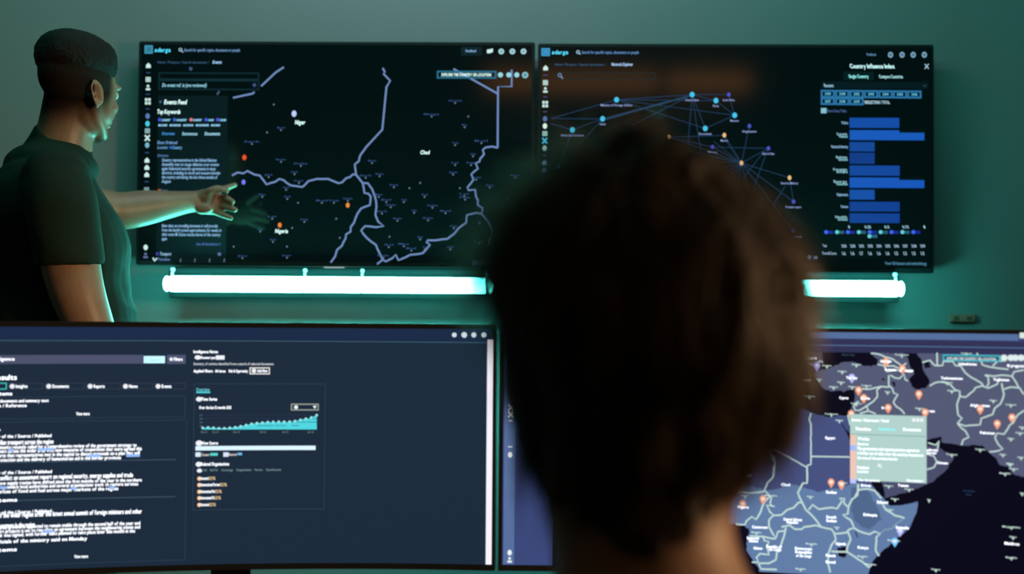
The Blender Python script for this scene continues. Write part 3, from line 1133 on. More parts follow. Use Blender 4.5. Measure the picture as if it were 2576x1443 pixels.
P.text('All    NATO    Coverage    Organisation    Person    Classification', 512, 708, 1184.5, 5.5, (130, 160, 165), bold=1, shear=0)
for y, xw in ((1206, 543), (1222, 572), (1239, 559), (1255, 557), (1272, 544)):
    P.disc(501.5, y - 3, 5.2, (250, 190, 140), lay=3)
    P.disc(503, y - 3.5, 3.5, (255, 235, 215), lay=4)
    P.text('International Partner'[:int((xw - 524) / 2.2) + 2], 507, xw - 18, y, 7.8, WH, k=2.0, bold=1, shear=0)
    P.text('12%', xw - 18, xw, y, 8, (250, 215, 160), bold=1, shear=0)
P.start('area_graph', 'cyan filled rising area graph')
GX = [(507 + i * 13.5) for i in range(22)]
GY = [1075.5, 1074.5, 1075.5, 1076.5, 1076.5, 1075.5, 1074, 1071.5, 1068.5, 1065.5, 1063.5, 1062.5, 1061, 1060.5, 1060, 1060, 1060, 1058.5, 1055.5, 1052.5, 1049.5, 1043.5]
GX = [510 + i * (797 - 510) / 21 for i in range(22)]
for i in range(21):
    P.poly([(GX[i], GY[i]), (GX[i + 1], GY[i + 1]), (GX[i + 1], 1079.5), (GX[i], 1079.5)], (80, 215, 225), lay=1)
for x, y in zip(GX, GY):
    P.disc(x, y, 3.2, (165, 235, 240), lay=3)
P.flush()

# ---- right monitor
P = Page(arcR, scrR, (arcR.inv(1391, 1200)[0], exR[1], exR[2], arcR.inv(2200, 886.5)[1]))


def m6(L): return [(1840 + x / 3.5, 820 + y / 3.5) for x, y in L]
def m7(L): return [(1840 + x / 3.5, 1130 + y / 3.5) for x, y in L]


P.start('window_header')
P.srect(exR[0], P.surf.inv(1900, 834)[1], exR[1], exR[3], (38, 56, 100), lay=0)
P.srect(P.surf.inv(1300, 836)[0], P.surf.inv(2200, 852)[1], P.surf.inv(2562, 836)[0], P.surf.inv(2200, 836)[1], (84, 112, 158), lay=1)
P.rect(2565, 836, 2620, 851, (215, 235, 225), lay=1)
P.srect(exR[0], P.surf.inv(2200, 886)[1], exR[1], P.surf.inv(2200, 853)[1], (48, 50, 86), lay=0)
P.hline(1300, 2700, 860, 2, (85, 120, 160))
P.start('icon_sidebar')
aT = P.surf.inv(1271, 868)
aB = P.surf.inv(1293, 1419)
P.srect(exR[0] + 0.002, exR[2] + 0.001, aB[0], aT[1], (88, 112, 158), lay=1)
icon_column(P, 1284, 878, 1282, 1410, [('h', 878, WH), ('-', 897, WH), ('o', 912, WH), ('-', 980, WH), ('o', 960, WH), ('x', 1025, WH), ('x', 1042, WH), ('-', 1058, WH), ('h', 1075, WH), ('h', 1091, WH),
            ('h', 1108, WH), ('-', 1123, WH), ('d', 1143, WH), ('d', 1389, WH), ('p', 1407, WH)])
P.start('map_sea')
a0 = P.surf.inv(1390, 1200)[0]
zt = P.surf.inv(2200, 886.5)[1]
P.srect(a0, exR[2], exR[1], zt, (3, 6, 26), lay=0.6)
P.start('map_land')
G1, G2, G3 = (84, 90, 118), (70, 82, 130), (98, 126, 168)
top6 = 233
P.poly(m6([(300, top6), (800, top6), (805, 290), (815, 330), (740, 330), (700, 360), (640, 372), (690, 400), (640, 440), (665, 500), (600, 560), (480, 540), (300, 480)]), (70, 72, 92), lay=1, rough=0.001)
land = [(740, 400), (800, 380), (870, 365), (960, 322), (1060, 312), (1180, 352), (1285, 345), (1290, 290), (1225, 245), (1230, top6), (1520, top6), (1560, 300), (1580, 370), (1610, 420), (1560, 470), (1590, 530),
        (1650, 558), (1710, 545), (1745, 500), (1730, 450), (1690, 390), (1685, 320), (1640, 260), (1635, top6), (2900, top6), (2900, 1400), (2480, 1300), (2440, 1235), (2360, 1220), (2330, 1160), (2270, 1110), (2210, 1050), (2050, 1050), (1930, 1030),
        (1850, 1020), (1840, 970), (1800, 985), (1720, 1000), (1600, 980), (1400, 850), (1330, 800), (1200, 880), (1050, 800), (1050, 740), (1085, 640), (1080, 545), (990, 580), (940, 565), (880, 575), (830, 560), (780, 500), (740, 450)]
P.poly(m6(land), G1, lay=1, rough=0.0012)
arab = m6([(1050, 800), (1400, 850), (1720, 1050), (1830, 1060), (1850, 1080), (1960, 1150)]) + m7([(1960, 60), (1890, 180), (1790, 270), (1650, 340), (1500, 385), (1350, 425), (1330, 310), (1200, 100)])
P.poly(arab, (74, 78, 108), lay=1, rough=0.001)
afr = m6([(1020, 785), (920, 790), (830, 795), (700, 755), (640, 730), (590, 708), (500, 720), (515, 790), (480, 812), (380, 800), (0, 850), (-500, 900)]) + m7([(-1200, 100), (-1200, 640), (100, 655), (160, 720), (140, 800), (130, 880), (180, 960), (240, 1040), (270, 1200)]) + \
    m7([(1190, 1200), (1205, 1090), (1240, 985), (1320, 900), (1400, 830), (1500, 750), (1570, 690), (1610, 590), (1635, 520), (1640, 455), (1500, 490), (1390, 492), (1350, 440), (1240, 310), (1190, 180)]) + m6([(1060, 1040), (1010, 930), (960, 850), (1000, 900), (1040, 940), (1035, 860)])
afr = afr
P.poly(afr, G2, lay=1, rough=0.001)
sub = m7([(-1200, 260), (60, 330), (180, 320), (300, 360), (400, 345), (520, 300), (620, 330), (700, 350), (760, 375), (850, 350), (950, 345), (1060, 295), (1120, 300), (1240, 320), (1350, 440), (1390, 492), (1500, 490), (1640, 458), (1635, 520), (1610, 590),
          (1570, 690), (1500, 750), (1400, 830), (1320, 900), (1240, 985), (1205, 1090), (1190, 1200), (270, 1200), (240, 1040), (180, 960), (130, 880), (140, 800), (160, 720), (100, 655), (-1200, 640)])
P.poly(sub, G3, lay=1.5, rough=0.001)
P.poly(m7([(1060, 330), (1180, 340), (1240, 420), (1330, 620), (1200, 700), (1100, 640), (1050, 520)]), (80, 104, 142), lay=1.8, rough=0.002)
P.poly(m7([(1480, 530), (1560, 490), (1610, 500), (1590, 570), (1520, 600), (1480, 570)]), (72, 84, 125), lay=1.8, rough=0.001)
for L in ([(1480, 560), (1600, 560), (1620, 680), (1500, 720), (1440, 640)], [(1700, 640), (1800, 700), (1900, 820), (1940, 940), (1850, 900), (1760, 800)], [(2020, 560), (2200, 540), (2240, 620), (2120, 760), (2030, 700)],
          [(2280, 760), (2400, 700), (2500, 900), (2460, 1000), (2330, 1020), (2220, 940)]):
    P.poly(m6(L), (98, 104, 132), lay=1.4, rough=0.003)
for L in ([(820, 430), (1100, 400), (1300, 430), (1340, 500), (1200, 530), (900, 500)], [(1720, 600), (1950, 580), (1980, 700), (1960, 900), (1880, 880), (1740, 720)]):
    P.poly(m6(L), (68, 70, 94), lay=1.3, rough=0.003)
P.start('map_lakes')
for L in ([(930, 860), (1010, 855), (1015, 900), (1000, 950), (940, 935), (935, 890)], [(1085, 720), (1100, 725), (1118, 775), (1105, 770)], [(150, 690), (160, 730), (130, 735), (105, 700)]):
    P.poly(m7(L), (8, 10, 30), lay=2.2, rough=0.001)
for L in ([(1410, 490), (1440, 490), (1445, 530), (1430, 530)], [(1325, 460), (1350, 460), (1350, 475), (1325, 475)], [(1780, 985), (1850, 970), (1850, 1080), (1800, 1050)], [(1690, 320), (1740, 310), (1760, 360), (1700, 370)]):
    P.poly(m6(L), (8, 10, 30), lay=2.2, rough=0.001)
P.start('map_borders')
BC = (196, 222, 216)
b6 = [[(600, top6), (615, 260), (595, 300), (620, 340), (585, 352)], [(620, 340), (700, 330), (740, 345), (780, 305), (805, 318)],
      [(1228, 238), (1290, 245), (1350, 270), (1420, 290), (1500, 350), (1540, 325)], [(1285, 335), (1340, 345), (1370, 400), (1420, 390), (1500, 385), (1600, 390)], [(1350, 350), (1430, 350), (1470, 370)],
      [(1385, 430), (1385, 520), (1415, 545), (1430, 590), (1465, 600), (1440, 640), (1425, 670), (1450, 705), (1500, 740), (1525, 772)], [(1400, 430), (1440, 455), (1480, 460), (1520, 420), (1530, 470), (1555, 480)],
      [(1150, 550), (1200, 555), (1270, 540), (1320, 530), (1390, 535)], [(1320, 530), (1280, 560), (1285, 620), (1250, 660), (1190, 700), (1130, 740), (1090, 740), (1075, 700), (1120, 660)], [(1190, 700), (1205, 745), (1270, 770)], [(1205, 745), (1130, 768)],
      [(1680, 320), (1750, 300), (1790, 345), (1860, 345), (1865, 310), (1950, 310), (1970, 345), (2020, 350), (2060, 410), (2110, 450), (2200, 500), (2215, 520)], [(1810, 233), (1812, 345)],
      [(1745, 525), (1800, 495), (1870, 490), (1930, 515), (1970, 560), (2010, 570), (2010, 620), (1985, 690), (1995, 780), (2030, 810), (1990, 855), (2030, 900), (2060, 920), (2090, 975), (2040, 1000), (2025, 1045)],
      [(2010, 615), (2060, 625), (2130, 570), (2150, 540), (2210, 525), (2260, 545), (2340, 510), (2350, 480)], [(2230, 430), (2260, 445), (2265, 500), (2250, 530)], [(2230, 430), (2300, 440), (2380, 430), (2470, 440), (2490, 400), (2576, 385)],
      [(1990, 855), (2060, 878), (2190, 865), (2200, 810), (2300, 775), (2320, 720), (2370, 680), (2400, 600), (2390, 560), (2380, 500)], [(2400, 555), (2460, 535), (2540, 545), (2576, 600)], [(2470, 440), (2510, 500), (2530, 545)],
      [(2576, 740), (2520, 780), (2480, 850), (2450, 870), (2400, 950), (2340, 940), (2320, 980), (2350, 1040), (2390, 1080), (2350, 1095), (2270, 1105)], [(2160, 235), (2190, 290), (2210, 340), (2280, 360), (2350, 370), (2440, 380)],
      [(2300, 350), (2340, 310), (2420, 300)], [(700, 765), (685, 820), (700, 860), (700, 1215), (665, 1225)], [(700, 1145), (1040, 1150)], [(250, 1082), (290, 1090), (320, 1112), (380, 1085), (665, 1240)], [(345, 1105), (350, 1150), (385, 1200), (370, 1260)],
      [(1025, 780), (1045, 870)], [(1730, 1130), (1780, 1140), (1808, 1190), (1785, 1240), (1720, 1260)], [(1730, 1025), (1800, 1045), (1830, 1010), (1815, 1080)]]
for L in b6:
    P.start('border_line')
    P.path(m6(L), 3.6, BC, lay=3, jit=0.4 if len(L) > 3 else 0)
b7 = [[(370, 60), (385, 120), (370, 240), (320, 290), (290, 355), (330, 400), (350, 430), (340, 480), (380, 500), (310, 490), (340, 550), (370, 575), (330, 620), (330, 680), (390, 780), (410, 720), (470, 715)],
      [(665, 145), (665, 295), (630, 295), (610, 330), (585, 380), (620, 460), (655, 530), (700, 570), (760, 640), (790, 680), (880, 700), (910, 740), (1010, 730), (1040, 700), (1080, 690), (1050, 620), (980, 575), (1025, 565), (1030, 500), (1060, 440), (1110, 400), (1115, 300)],
      [(40, 355), (60, 375), (150, 385), (280, 370), (300, 355)], [(330, 420), (290, 460), (240, 580), (215, 615), (180, 590), (130, 630), (120, 660), (40, 655)],
      [(370, 580), (440, 575), (490, 530), (550, 510), (590, 465), (620, 465)], [(680, 530), (715, 485), (770, 525), (830, 515), (890, 510), (930, 520), (975, 450), (950, 430), (995, 430), (990, 470), (1020, 500)],
      [(440, 680), (510, 665), (560, 700), (620, 700), (640, 680), (740, 665), (790, 680)], [(480, 685), (470, 730), (440, 830), (400, 900), (390, 970), (330, 1000), (250, 1000)], [(1120, 355), (1200, 345), (1260, 360), (1320, 430)],
      [(1330, 480), (1360, 530), (1440, 580), (1525, 603)], [(1080, 690), (1130, 720), (1215, 745), (1260, 720), (1310, 740), (1275, 770), (1270, 890), (1300, 935)], [(1020, 715), (1050, 790), (1020, 860), (1015, 895)],
      [(905, 740), (920, 790), (880, 840), (860, 900)], [(880, 895), (1020, 900), (1150, 985), (1215, 1040)], [(855, 900), (850, 1000), (870, 1080)], [(160, 760), (280, 765), (380, 785), (390, 775)], [(280, 770), (290, 800), (330, 810), (310, 850), (330, 925), (250, 915), (220, 950), (240, 990), (180, 990)],
      [(240, 1000), (260, 1050), (400, 1055)], [(1115, 300), (1118, 360), (1090, 410)]]
for L in b7:
    P.start('border_line')
    P.path(m7(L), 4.4, BC, lay=3, jit=0.4 if len(L) > 3 else 0)
P.path(m7([(1310, 740), (1340, 710), (1410, 695), (1440, 660), (1520, 603)]), 1.8, (150, 180, 190), lay=3, jit=0.6)
P.start('country_names')


def lab(t, x0, x1, y, h=20, org=6, c=WH, k=2.4):
    (X0, Y0), (X1, _) = (m6 if org == 6 else m7)([(x0, y + h * 0.5), (x1, y)])
    if h > 16:
        P.start('country_name')
    P.text(t, X0, X1, Y0, h / 3.5, c, k=k, bold=1, lay=4, shear=0)


for a in (('Bulgaria', 655, 758, 278), ('Georgia', 1310, 1410, 306), ('Azerbaijan', 1480, 1600, 390), ('Armenia', 1350, 1450, 380), ('Turkey', 1010, 1110, 452), ('Greece', 610, 703, 472), ('Cyprus', 950, 1030, 628), ('Syria', 1140, 1222, 632), ('Iraq', 1325, 1385, 716),
          ('Turkmenistan', 1845, 2038, 455), ('Uzbekistan', 2000, 2162, 330), ('Kyrgyzstan', 2430, 2640, 346), ('Tajikistan', 2305, 2448, 468), ('Afghanistan', 2102, 2276, 694), ('Pakistan', 2190, 2320, 935), ('Iran', 1720, 1792, 744), ('Libya', 413, 495, 950), ('Egypt', 828, 915, 980), ('Oman', 1812, 1908, 1199), ('Bahrain', 1705, 1820, 1085), ('Qatar', 1705, 1812, 1110)):
    lab(*a, h=22)
for a in (('Niger', 112, 188, 225), ('Chad', 438, 518, 306), ('Sudan', 833, 928, 372), ('Eritrea', 1143, 1230, 312), ('Yemen', 1465, 1562, 312), ('Djibouti', 1282, 1380, 460), ('Ethiopia', 1163, 1285, 570), ('Somalia', 1447, 1565, 682), ('Nigeria', 57, 155, 503), ('Cameroon', 182, 318, 678),
          ('Central African', 458, 622, 610), ('Republic', 488, 590, 636), ('South', 835, 925, 590), ('Sudan', 835, 928, 622), ('Equatorial', 138, 243, 775), ('Guinea', 155, 235, 800), ('Gabon', 195, 273, 864), ('Republic of', 310, 445, 850), ('the Congo', 330, 440, 875), ('Democratic', 560, 712, 866), ('Republic', 563, 712, 897), ('of the Congo', 570, 705, 930),
          ('Uganda', 918, 1010, 824), ('Kenya', 1113, 1208, 858), ('Rwanda', 832, 918, 928), ('Burundi', 832, 918, 985), ('Maldives', 2405, 2538, 822)):
    lab(*a, h=24, org=7)
lab('Black Sea', 975, 1085, 250, 14, 6, (70, 110, 130), 0.7)
lab('Arabian', 2038, 2145, 360, 16, 7, (45, 80, 125), 0.7)
lab('Sea', 2065, 2115, 393, 16, 7, (45, 80, 125), 0.7)
P.start('city_labels')
LC = (190, 215, 205)
for x, y, wd in ((1500, 250, 125), (1100, 335, 85), (975, 395, 80), (965, 490, 70), (900, 532, 80), (1063, 530, 70), (1190, 520, 95), (775, 465, 50), (840, 345, 85), (690, 615, 100), (1100, 678, 100), (1375, 575, 50), (1655, 720, 80), (880, 770, 120), (950, 825, 70), (525, 735, 80),
                 (1940, 565, 80), (2305, 650, 70), (2460, 688, 100), (2460, 985, 60), (2190, 1080, 90), (1940, 1125, 100), (2390, 1125, 60), (2455, 1210, 60), (2560, 885, 60), (2540, 935, 80), (1900, 492, 100), (2070, 238, 100)):
    P.start('city_label')
    lab('Aleppo' if wd < 90 else 'Tashkent', x - wd / 2, x + wd / 2, y, 13, 6, LC, 1.7)
    X, Y = m6([(x, y + 14)])[0]
    P.pin(X, Y, 2.6, LC)
for x, y, wd in ((122, 405, 60), (350, 402, 110), (695, 410, 60), (980, 290, 80), (1385, 315, 80), (1565, 345, 80), (1440, 430, 70), (1400, 525, 60), (930, 680, 50), (1430, 795, 110), (705, 825, 100), (610, 1045, 90), (220, 725, 90), (1155, 935, 90), (1225, 1005, 100), (1800, 1050, 80), (2465, 675, 160), (2480, 765, 60),
                 (2465, 945, 100), (2410, 205, 100), (2485, 165, 80), (2450, 120, 60), (2550, 65, 60), (2560, 380, 40), (1740, 438, 30)):
    P.start('city_label')
    lab('Harare' if wd < 90 else 'Mogadishu', x - wd / 2, x + wd / 2, y, 13, 7, LC, 1.7)
    X, Y = m7([(x, y + 14)])[0]
    P.pin(X, Y, 2.6, LC)
for org, x, y, c in ((6, 755, 345, (160, 160, 255)), (6, 1060, 450, (180, 190, 255)), (6, 410, 900, (180, 200, 255)), (7, 1485, 712, (185, 190, 255)), (7, 1438, 805, (120, 200, 255)), (7, 135, 190, (235, 240, 255)),
                     (6, 1120, 560, 0), (6, 1165, 628, 0), (6, 1380, 715, 0), (6, 1650, 595, 0), (6, 1705, 755, 0), (6, 1055, 768, 0), (6, 2190, 725, 0), (6, 2470, 800, 0), (6, 2340, 855, 0), (6, 1505, 370, 0), (6, 1360, 310, 0),
                     (7, 878, 285, 0), (7, 968, 303, 0), (7, 278, 432, 0), (7, 100, 475, 0)):
    P.start('map_pin')
    X, Y = (m6 if org == 6 else m7)([(x, y)])[0]
    P.pin(X, Y, 8.2, c or (250, 165, 125))
    P.disc(X, Y, 4.5, (255, 240, 230) if not c else (230, 240, 255), lay=5)
P.start('search_layer_box', 'teal outlined box holding one line of white text')
X0, Y0 = m6([(1862, 248)])[0]
X1, Y1 = m6([(2365, 314)])[0]
P.rect(X0, Y0, X1, Y1, (25, 60, 85), lay=4)
P.frame(X0, Y0, X1, Y1, 3.5, (60, 190, 205), lay=5)
P.text('EXPLORE THE COUNTRY OR LOCATION', X0 + 10, X1 - 10, Y1 - 6, 6.5, WH, k=1.2, bold=1, lay=6, shear=0)
for x in (2400, 2460, 2500, 2550, 2600):
    X, Y = m6([(x, 278)])[0]
    P.disc(X, Y, 8, (225, 240, 240), lay=6)
P.start('popup_card', 'pale teal card with white text lines')
X0, Y0 = m6([(1045, 772)])[0]
X1, Y1 = m7([(1718, 297)])[0]
P.rect(X0, Y0, X1, Y1, (180, 212, 206), lay=6)
P.rect(X0, m6([(0, 950)])[0][1], X0 + 15, Y1, (240, 200, 185), lay=7)
P.rect(X0, Y0 + 78, X0 + 15, Y0 + 92, (170, 190, 250), lay=8)
P.rect(X0, Y1 - 12, X0 + 15, Y1, (190, 200, 250), lay=8)
P.hline(X0 + 3, X1 - 3, m6([(0, 948)])[0][1], 2, (120, 175, 175), lay=7)
for t, x0, x1, y, h, c in (('Events / Khartoum / Feed', 1060, 1385, 822, 24, (240, 245, 245)), ('Timeline', 1090, 1228, 900, 26, WH), ('Sentences', 1295, 1445, 900, 26, (80, 205, 210)), ('Documents', 1512, 1670, 905, 26, WH),
                           ('Title', 1110, 1218, 988, 24, WH), ('Source', 1110, 1208, 1032, 22, WH), ('The government and regional partners agreed on', 1108, 1655, 1072, 26, WH), ('a further set of talks over the security measures in', 1108, 1690, 1112, 26, WH), ('the area of the northern border', 1108, 1465, 1154, 24, WH), ('Published', 1108, 1210, 1240, 24, WH)):
    (A, B), (C_, _) = m6([(x0, y + h / 2), (x1, y)])
    P.text(t, A, C_, B, h / 3.5, c, k=2.0, bold=1, lay=8, shear=0)
for t, x0, x1, y, h in (('Location', 1108, 1208, 188, 24), ('See documents', 1120, 1308, 264, 22), ('View sentence >', 1540, 1692, 268, 22)):
    (A, B), (C_, _) = m7([(x0, y + h / 2), (x1, y)])
    P.text(t, A, C_, B, h / 3.5, WH, k=2.0, bold=1, lay=8, shear=0)
for x in (1605, 1640, 1675):
    P.disc(*m6([(x, 825)])[0], 4.5, WH, lay=8)
P.start('mouse_pointer')
P.poly(m7([(1285, 122), (1290, 155), (1300, 148), (1318, 160), (1326, 152), (1312, 138), (1318, 128)]), WH, lay=9)
P.flush()

# ---------------------------------------------------------------- desk
t = thing('desk', 'dark desk carrying both curved monitors', 'desk', (0, 1.55, 0))
bm = bmesh.new()
box(bm, (0, 1.56, 0.735), (2.2, 0.86, 0.03), 0.006)
mesh_obj('desktop', bm, pbr('dark_laminate', (0.03, 0.032, 0.03), 0.35, bump=0.05, var=0.15, vscale=8), t)
for sx in (-1, 1):
    for yy in (1.2, 1.9):
        bm = bmesh.new()
        box(bm, (sx * 1.04, yy, 0.36), (0.05, 0.05, 0.72), 0.004)
        mesh_obj('leg', bm, m_bez, t)
for yy in (1.2, 1.9):
    bm = bmesh.new()
    box(bm, (0, yy, 0.70), (2.03, 0.03, 0.04), 0.003)
    mesh_obj('rail', bm, m_bez, t)

# warm linear lamp hanging behind the camera, mirrored in the televisions
t = thing('linear_pendant_lamp', 'long warm linear lamp hung under the ceiling, mirrored in the right television', 'lamp', (0.9, -0.6, 2.8))
m_warm = glow((255, 170, 95), 1.6)
for x0, x1 in ((-0.30, 0.74), (0.80, 1.30)):
    bm = bmesh.new()
    box(bm, ((x0 + x1) / 2, -0.6, 2.60), (x1 - x0, 0.07, 0.10), 0.01)
    mesh_obj('diffuser', bm, m_warm, t)
bm = bmesh.new()
box(bm, (0.5, -0.6, 2.675), (1.64, 0.09, 0.025), 0.004)
mesh_obj('housing', bm, m_bez, t)
for x in (-0.2, 1.2):
    bm = bmesh.new()
    cyl(bm, (x, -0.6, 2.68), (x, -0.6, 2.8), 0.003, seg=8)
    mesh_obj('suspension_wire', bm, m_bez, t)


# ================================================================= PEOPLE
def frame_axes(th, tilt=0.0):
    F = Vector((math.sin(th), math.cos(th), 0))
    R = Vector((math.cos(th), -math.sin(th), 0))
    U = Vector((0, 0, 1))
    if tilt:
        F2 = F * math.cos(tilt) - U * math.sin(tilt)
        U = U * math.cos(tilt) + F * math.sin(tilt)
        F = F2
    return R, F, U


def head_parts(bm, C, ax, k=1.0):
    """skull, face, jaw, nose, brow, lips and ears; C = point midway between the ears"""
    R, F, U = ax

    def L(x, y, z):
        return C + (R * x + F * y + U * z) * k

    def e(c, r, ex=2.0):
        ellip(bm, L(*c), [q * k for q in r], ax, ex)
    e((0, -0.012, 0.035), (0.074, 0.094, 0.082), 2.2)
    e((0, 0.038, 0.0), (0.063, 0.058, 0.085), 2.2)
    e((0, 0.030, -0.055), (0.058, 0.058, 0.05), 2.3)
    e((0, 0.066, -0.094), (0.030, 0.026, 0.024))
    e((0, 0.035, -0.080), (0.050, 0.050, 0.030))
    for s in (-1, 1):
        loft(bm, [(L(s * 0.055, 0.006, -0.035), 0.012 * k, 0.018 * k), (L(s * 0.049, 0.022, -0.066), 0.012 * k, 0.018 * k), (L(s * 0.035, 0.048, -0.086), 0.015 * k, 0.015 * k), (L(s * 0.014, 0.074, -0.100), 0.016 * k, 0.014 * k)], R, n=3, seg=14)
    loft(bm, [(L(0, 0.092, 0.018), 0.008 * k, 0.008 * k), (L(0, 0.103, -0.012), 0.010 * k, 0.009 * k), (L(0, 0.112, -0.032), 0.013 * k, 0.010 * k)], R, n=3, seg=12)
    for s in (-1, 1):
        e((s * 0.028, 0.088, 0.026), (0.022, 0.012, 0.008))
        e((s * 0.040, 0.070, -0.030), (0.020, 0.018, 0.020))
        e((s * 0.040, 0.042, -0.045), (0.021, 0.040, 0.036))
        e((s * 0.011, 0.102, -0.037), (0.008, 0.010, 0.007))
        e((s * 0.03, 0.082, 0.004), (0.013, 0.010, 0.011))
        # ear: rim, lobe, bowl
        c0 = L(s * 0.076, -0.008, -0.018)
        tilt = (F * -0.30 + U).normalized()
        side = (R * s * 0.42 - F * 0.5).normalized()
        rim = []
        for i in range(11):
            a = math.radians(-70 + i * 30)
            rim.append(c0 + (tilt * (0.030 * math.sin(a)) - F * (0.015 * math.cos(a))) * k + side * 0.008 * k * (0.3 + 0.8 * max(0, math.cos(a))))
        loft(bm, [(p, 0.0038 * k, 0.0038 * k) for p in rim], R, n=2, seg=8)
        ellip(bm, c0 + side * 0.004 * k, (0.006 * k, 0.0165 * k, 0.031 * k), (side, side.cross(tilt).normalized(), tilt), seg=16, ring=10)
        ellip(bm, c0 - U * 0.028 * k + side * 0.005 * k + F * 0.003, (0.005 * k, 0.008 * k, 0.009 * k), ax, seg=12, ring=8)
    e((0, 0.096, -0.058), (0.022, 0.010, 0.006))
    e((0, 0.094, -0.069), (0.019, 0.010, 0.007))


def hand(bm, wrist, knuckle_dir, pn, side, spec, scale=1.0):
    """generic hand; knuckle_dir = along fingers, pn = palm normal, side = towards the thumb"""
    pass


# ---------------- standing person
TH = math.radians(70)
Rb, Fb, Ub = frame_axes(TH)
sp = thing('person', 'standing person in dark mock-neck t-shirt pointing at the map television', 'person', (-0.98, 2.72, 0), 'people')
m_skin = pbr('brown_skin', (0.31, 0.19, 0.125), 0.42, spec=0.5, bump=0.08, bscale=120, var=0.1, vscale=18, sss=0.08)
m_shirt = pbr('dark_green_jersey', (0.011, 0.026, 0.019), 0.85, spec=0.2, bump=0.25, bscale=500)
hd_ax = frame_axes(math.radians(27), math.radians(6))
HC = W(197, 226, 2.70)
bm = bmesh.new()
head_parts(bm, HC, hd_ax, 0.93)
# neck
loft(bm, [(W(150, 420, 2.72), 0.075, 0.07), (W(160, 360, 2.715), 0.062, 0.064), (W(172, 300, 2.71), 0.058, 0.062), (W(182, 250, 2.705), 0.055, 0.062)], Rb, n=4)


def torso(bm, grow, top, bottom):
    rows_ = [(392, 138, 0.085, 0.075), (425, 118, 0.165, 0.092), (450, 116, 0.195, 0.105), (480, 116, 0.21, 0.122), (520, 124, 0.215, 0.14), (560, 136, 0.215, 0.155), (620, 148, 0.205, 0.162), (680, 150, 0.19, 0.156), (740, 152, 0.182, 0.155),
             (810, 160, 0.182, 0.160), (900, 160, 0.180, 0.158), (980, 155, 0.185, 0.155)]
    rr = []
    for y, cx, a, b in rows_:
        if top <= y <= bottom:
            rr.append((W(cx, y, 2.71), a + grow, b + grow))
    loft(bm, rr, Rb, n=4, seg=40, axis=Vector((0, 0, -1)), e=2.3)


torso(bm, -0.012, 390, 990)
# right (near) arm
sR = W(150, 462, 2.53)
armR = [(sR, 0.062, 0.062), (W(165, 560, 2.51), 0.060, 0.062), (W(178, 665, 2.50), 0.056, 0.060), (W(198, 745, 2.49), 0.052, 0.055), (W(232, 835, 2.49), 0.046, 0.048)]
loft(bm, armR, Rb, n=4)
elR = W(232, 835, 2.49)
wrR = W(320, 1080, 2.58)
loft(bm, [(elR, 0.046, 0.046), (elR.lerp(wrR, 0.35), 0.043, 0.046), (wrR, 0.026, 0.030)], Rb, n=4)
dR = (wrR - elR).normalized()
pal = wrR + dR * 0.09
sd = dR.cross(Rb).normalized()
loft(bm, [(wrR, 0.024, 0.028), (wrR + dR * 0.05, 0.015, 0.040), (pal, 0.013, 0.041)], Rb, n=3)
for i, (o, L_) in enumerate(((-0.030, 0.070), (-0.010, 0.078), (0.010, 0.073), (0.029, 0.058))):
    q = pal + sd * o
    bend = (-Rb * 0.45 + dR).normalized()
    loft(bm, [(q - dR * 0.01, 0.0088, 0.0088), (q + dR * L_ * 0.5, 0.0083, 0.0083), (q + dR * L_ * 0.5 + bend * L_ * 0.5, 0.0068, 0.0068)], Rb, n=3, seg=12)
loft(bm, [(wrR + dR * 0.02 - sd * 0.022, 0.012, 0.012), (wrR + dR * 0.06 - sd * 0.052, 0.0105, 0.0105), (wrR + dR * 0.10 - sd * 0.058, 0.0085, 0.0085)], Rb, n=3, seg=12)
# left (far) arm, pointing at the map
UZ = Vector((0, 0, 1))
loft(bm, [(W(60, 470, 2.88), 0.060, 0.060), (W(170, 508, 2.94), 0.056, 0.058), (W(268, 527, 3.0), 0.050, 0.050), (W(310, 530, 3.02), 0.048, 0.046), (W(360, 523, 3.045), 0.046, 0.042), (W(420, 515, 3.075), 0.037, 0.036),
          (W(470, 508, 3.10), 0.0295, 0.026), (W(496, 506, 3.115), 0.028, 0.021)], UZ, n=5)
loft(bm, [(W(490, 506, 3.112), 0.028, 0.021), (W(515, 507, 3.125), 0.0335, 0.017), (W(538, 506, 3.13), 0.036, 0.014), (W(550, 505, 3.135), 0.034, 0.012)], UZ, n=4)
ellip(bm, W(514, 492, 3.108), (0.026, 0.014, 0.018))
ellip(bm, W(512, 524, 3.108), (0.026, 0.012, 0.016))


def finger(pts, r):
    loft(bm, [(W(*p), r * f, r * f) for p, f in zip(pts, (1.08, 1.0, 0.92, 0.78))], UZ, n=4, seg=12)


finger([(540, 480, 3.13), (556, 476, 3.145), (574, 471, 3.16), (593, 464, 3.172)], 0.0092)
finger([(543, 496, 3.135), (560, 497, 3.13), (574, 501, 3.12), (586, 508, 3.112)], 0.0098)
finger([(543, 513, 3.135), (561, 518, 3.13), (578, 523, 3.12), (593, 528, 3.112)], 0.0096)
finger([(535, 529, 3.13), (552, 537, 3.13), (567, 543, 3.122), (583, 549, 3.115)], 0.0086)
finger([(508, 490, 3.11), (528, 480, 3.10), (548, 474, 3.105), (572, 480, 3.115)], 0.0105)
body = fuse('body', bm, m_skin, sp, voxel=0.0034, smooth=5)
# hair: dense crop with a fade
m_hair = pbr('black_hair', (0.010, 0.008, 0.007), 0.75, spec=0.25, bump=0.6, bscale=350)
R_, F_, U_ = hd_ax
k = 0.93


def sst(a, b, x):
    t = max(0.0, min(1.0, (x - a) / (b - a)))
    return t * t * (3 - 2 * t)


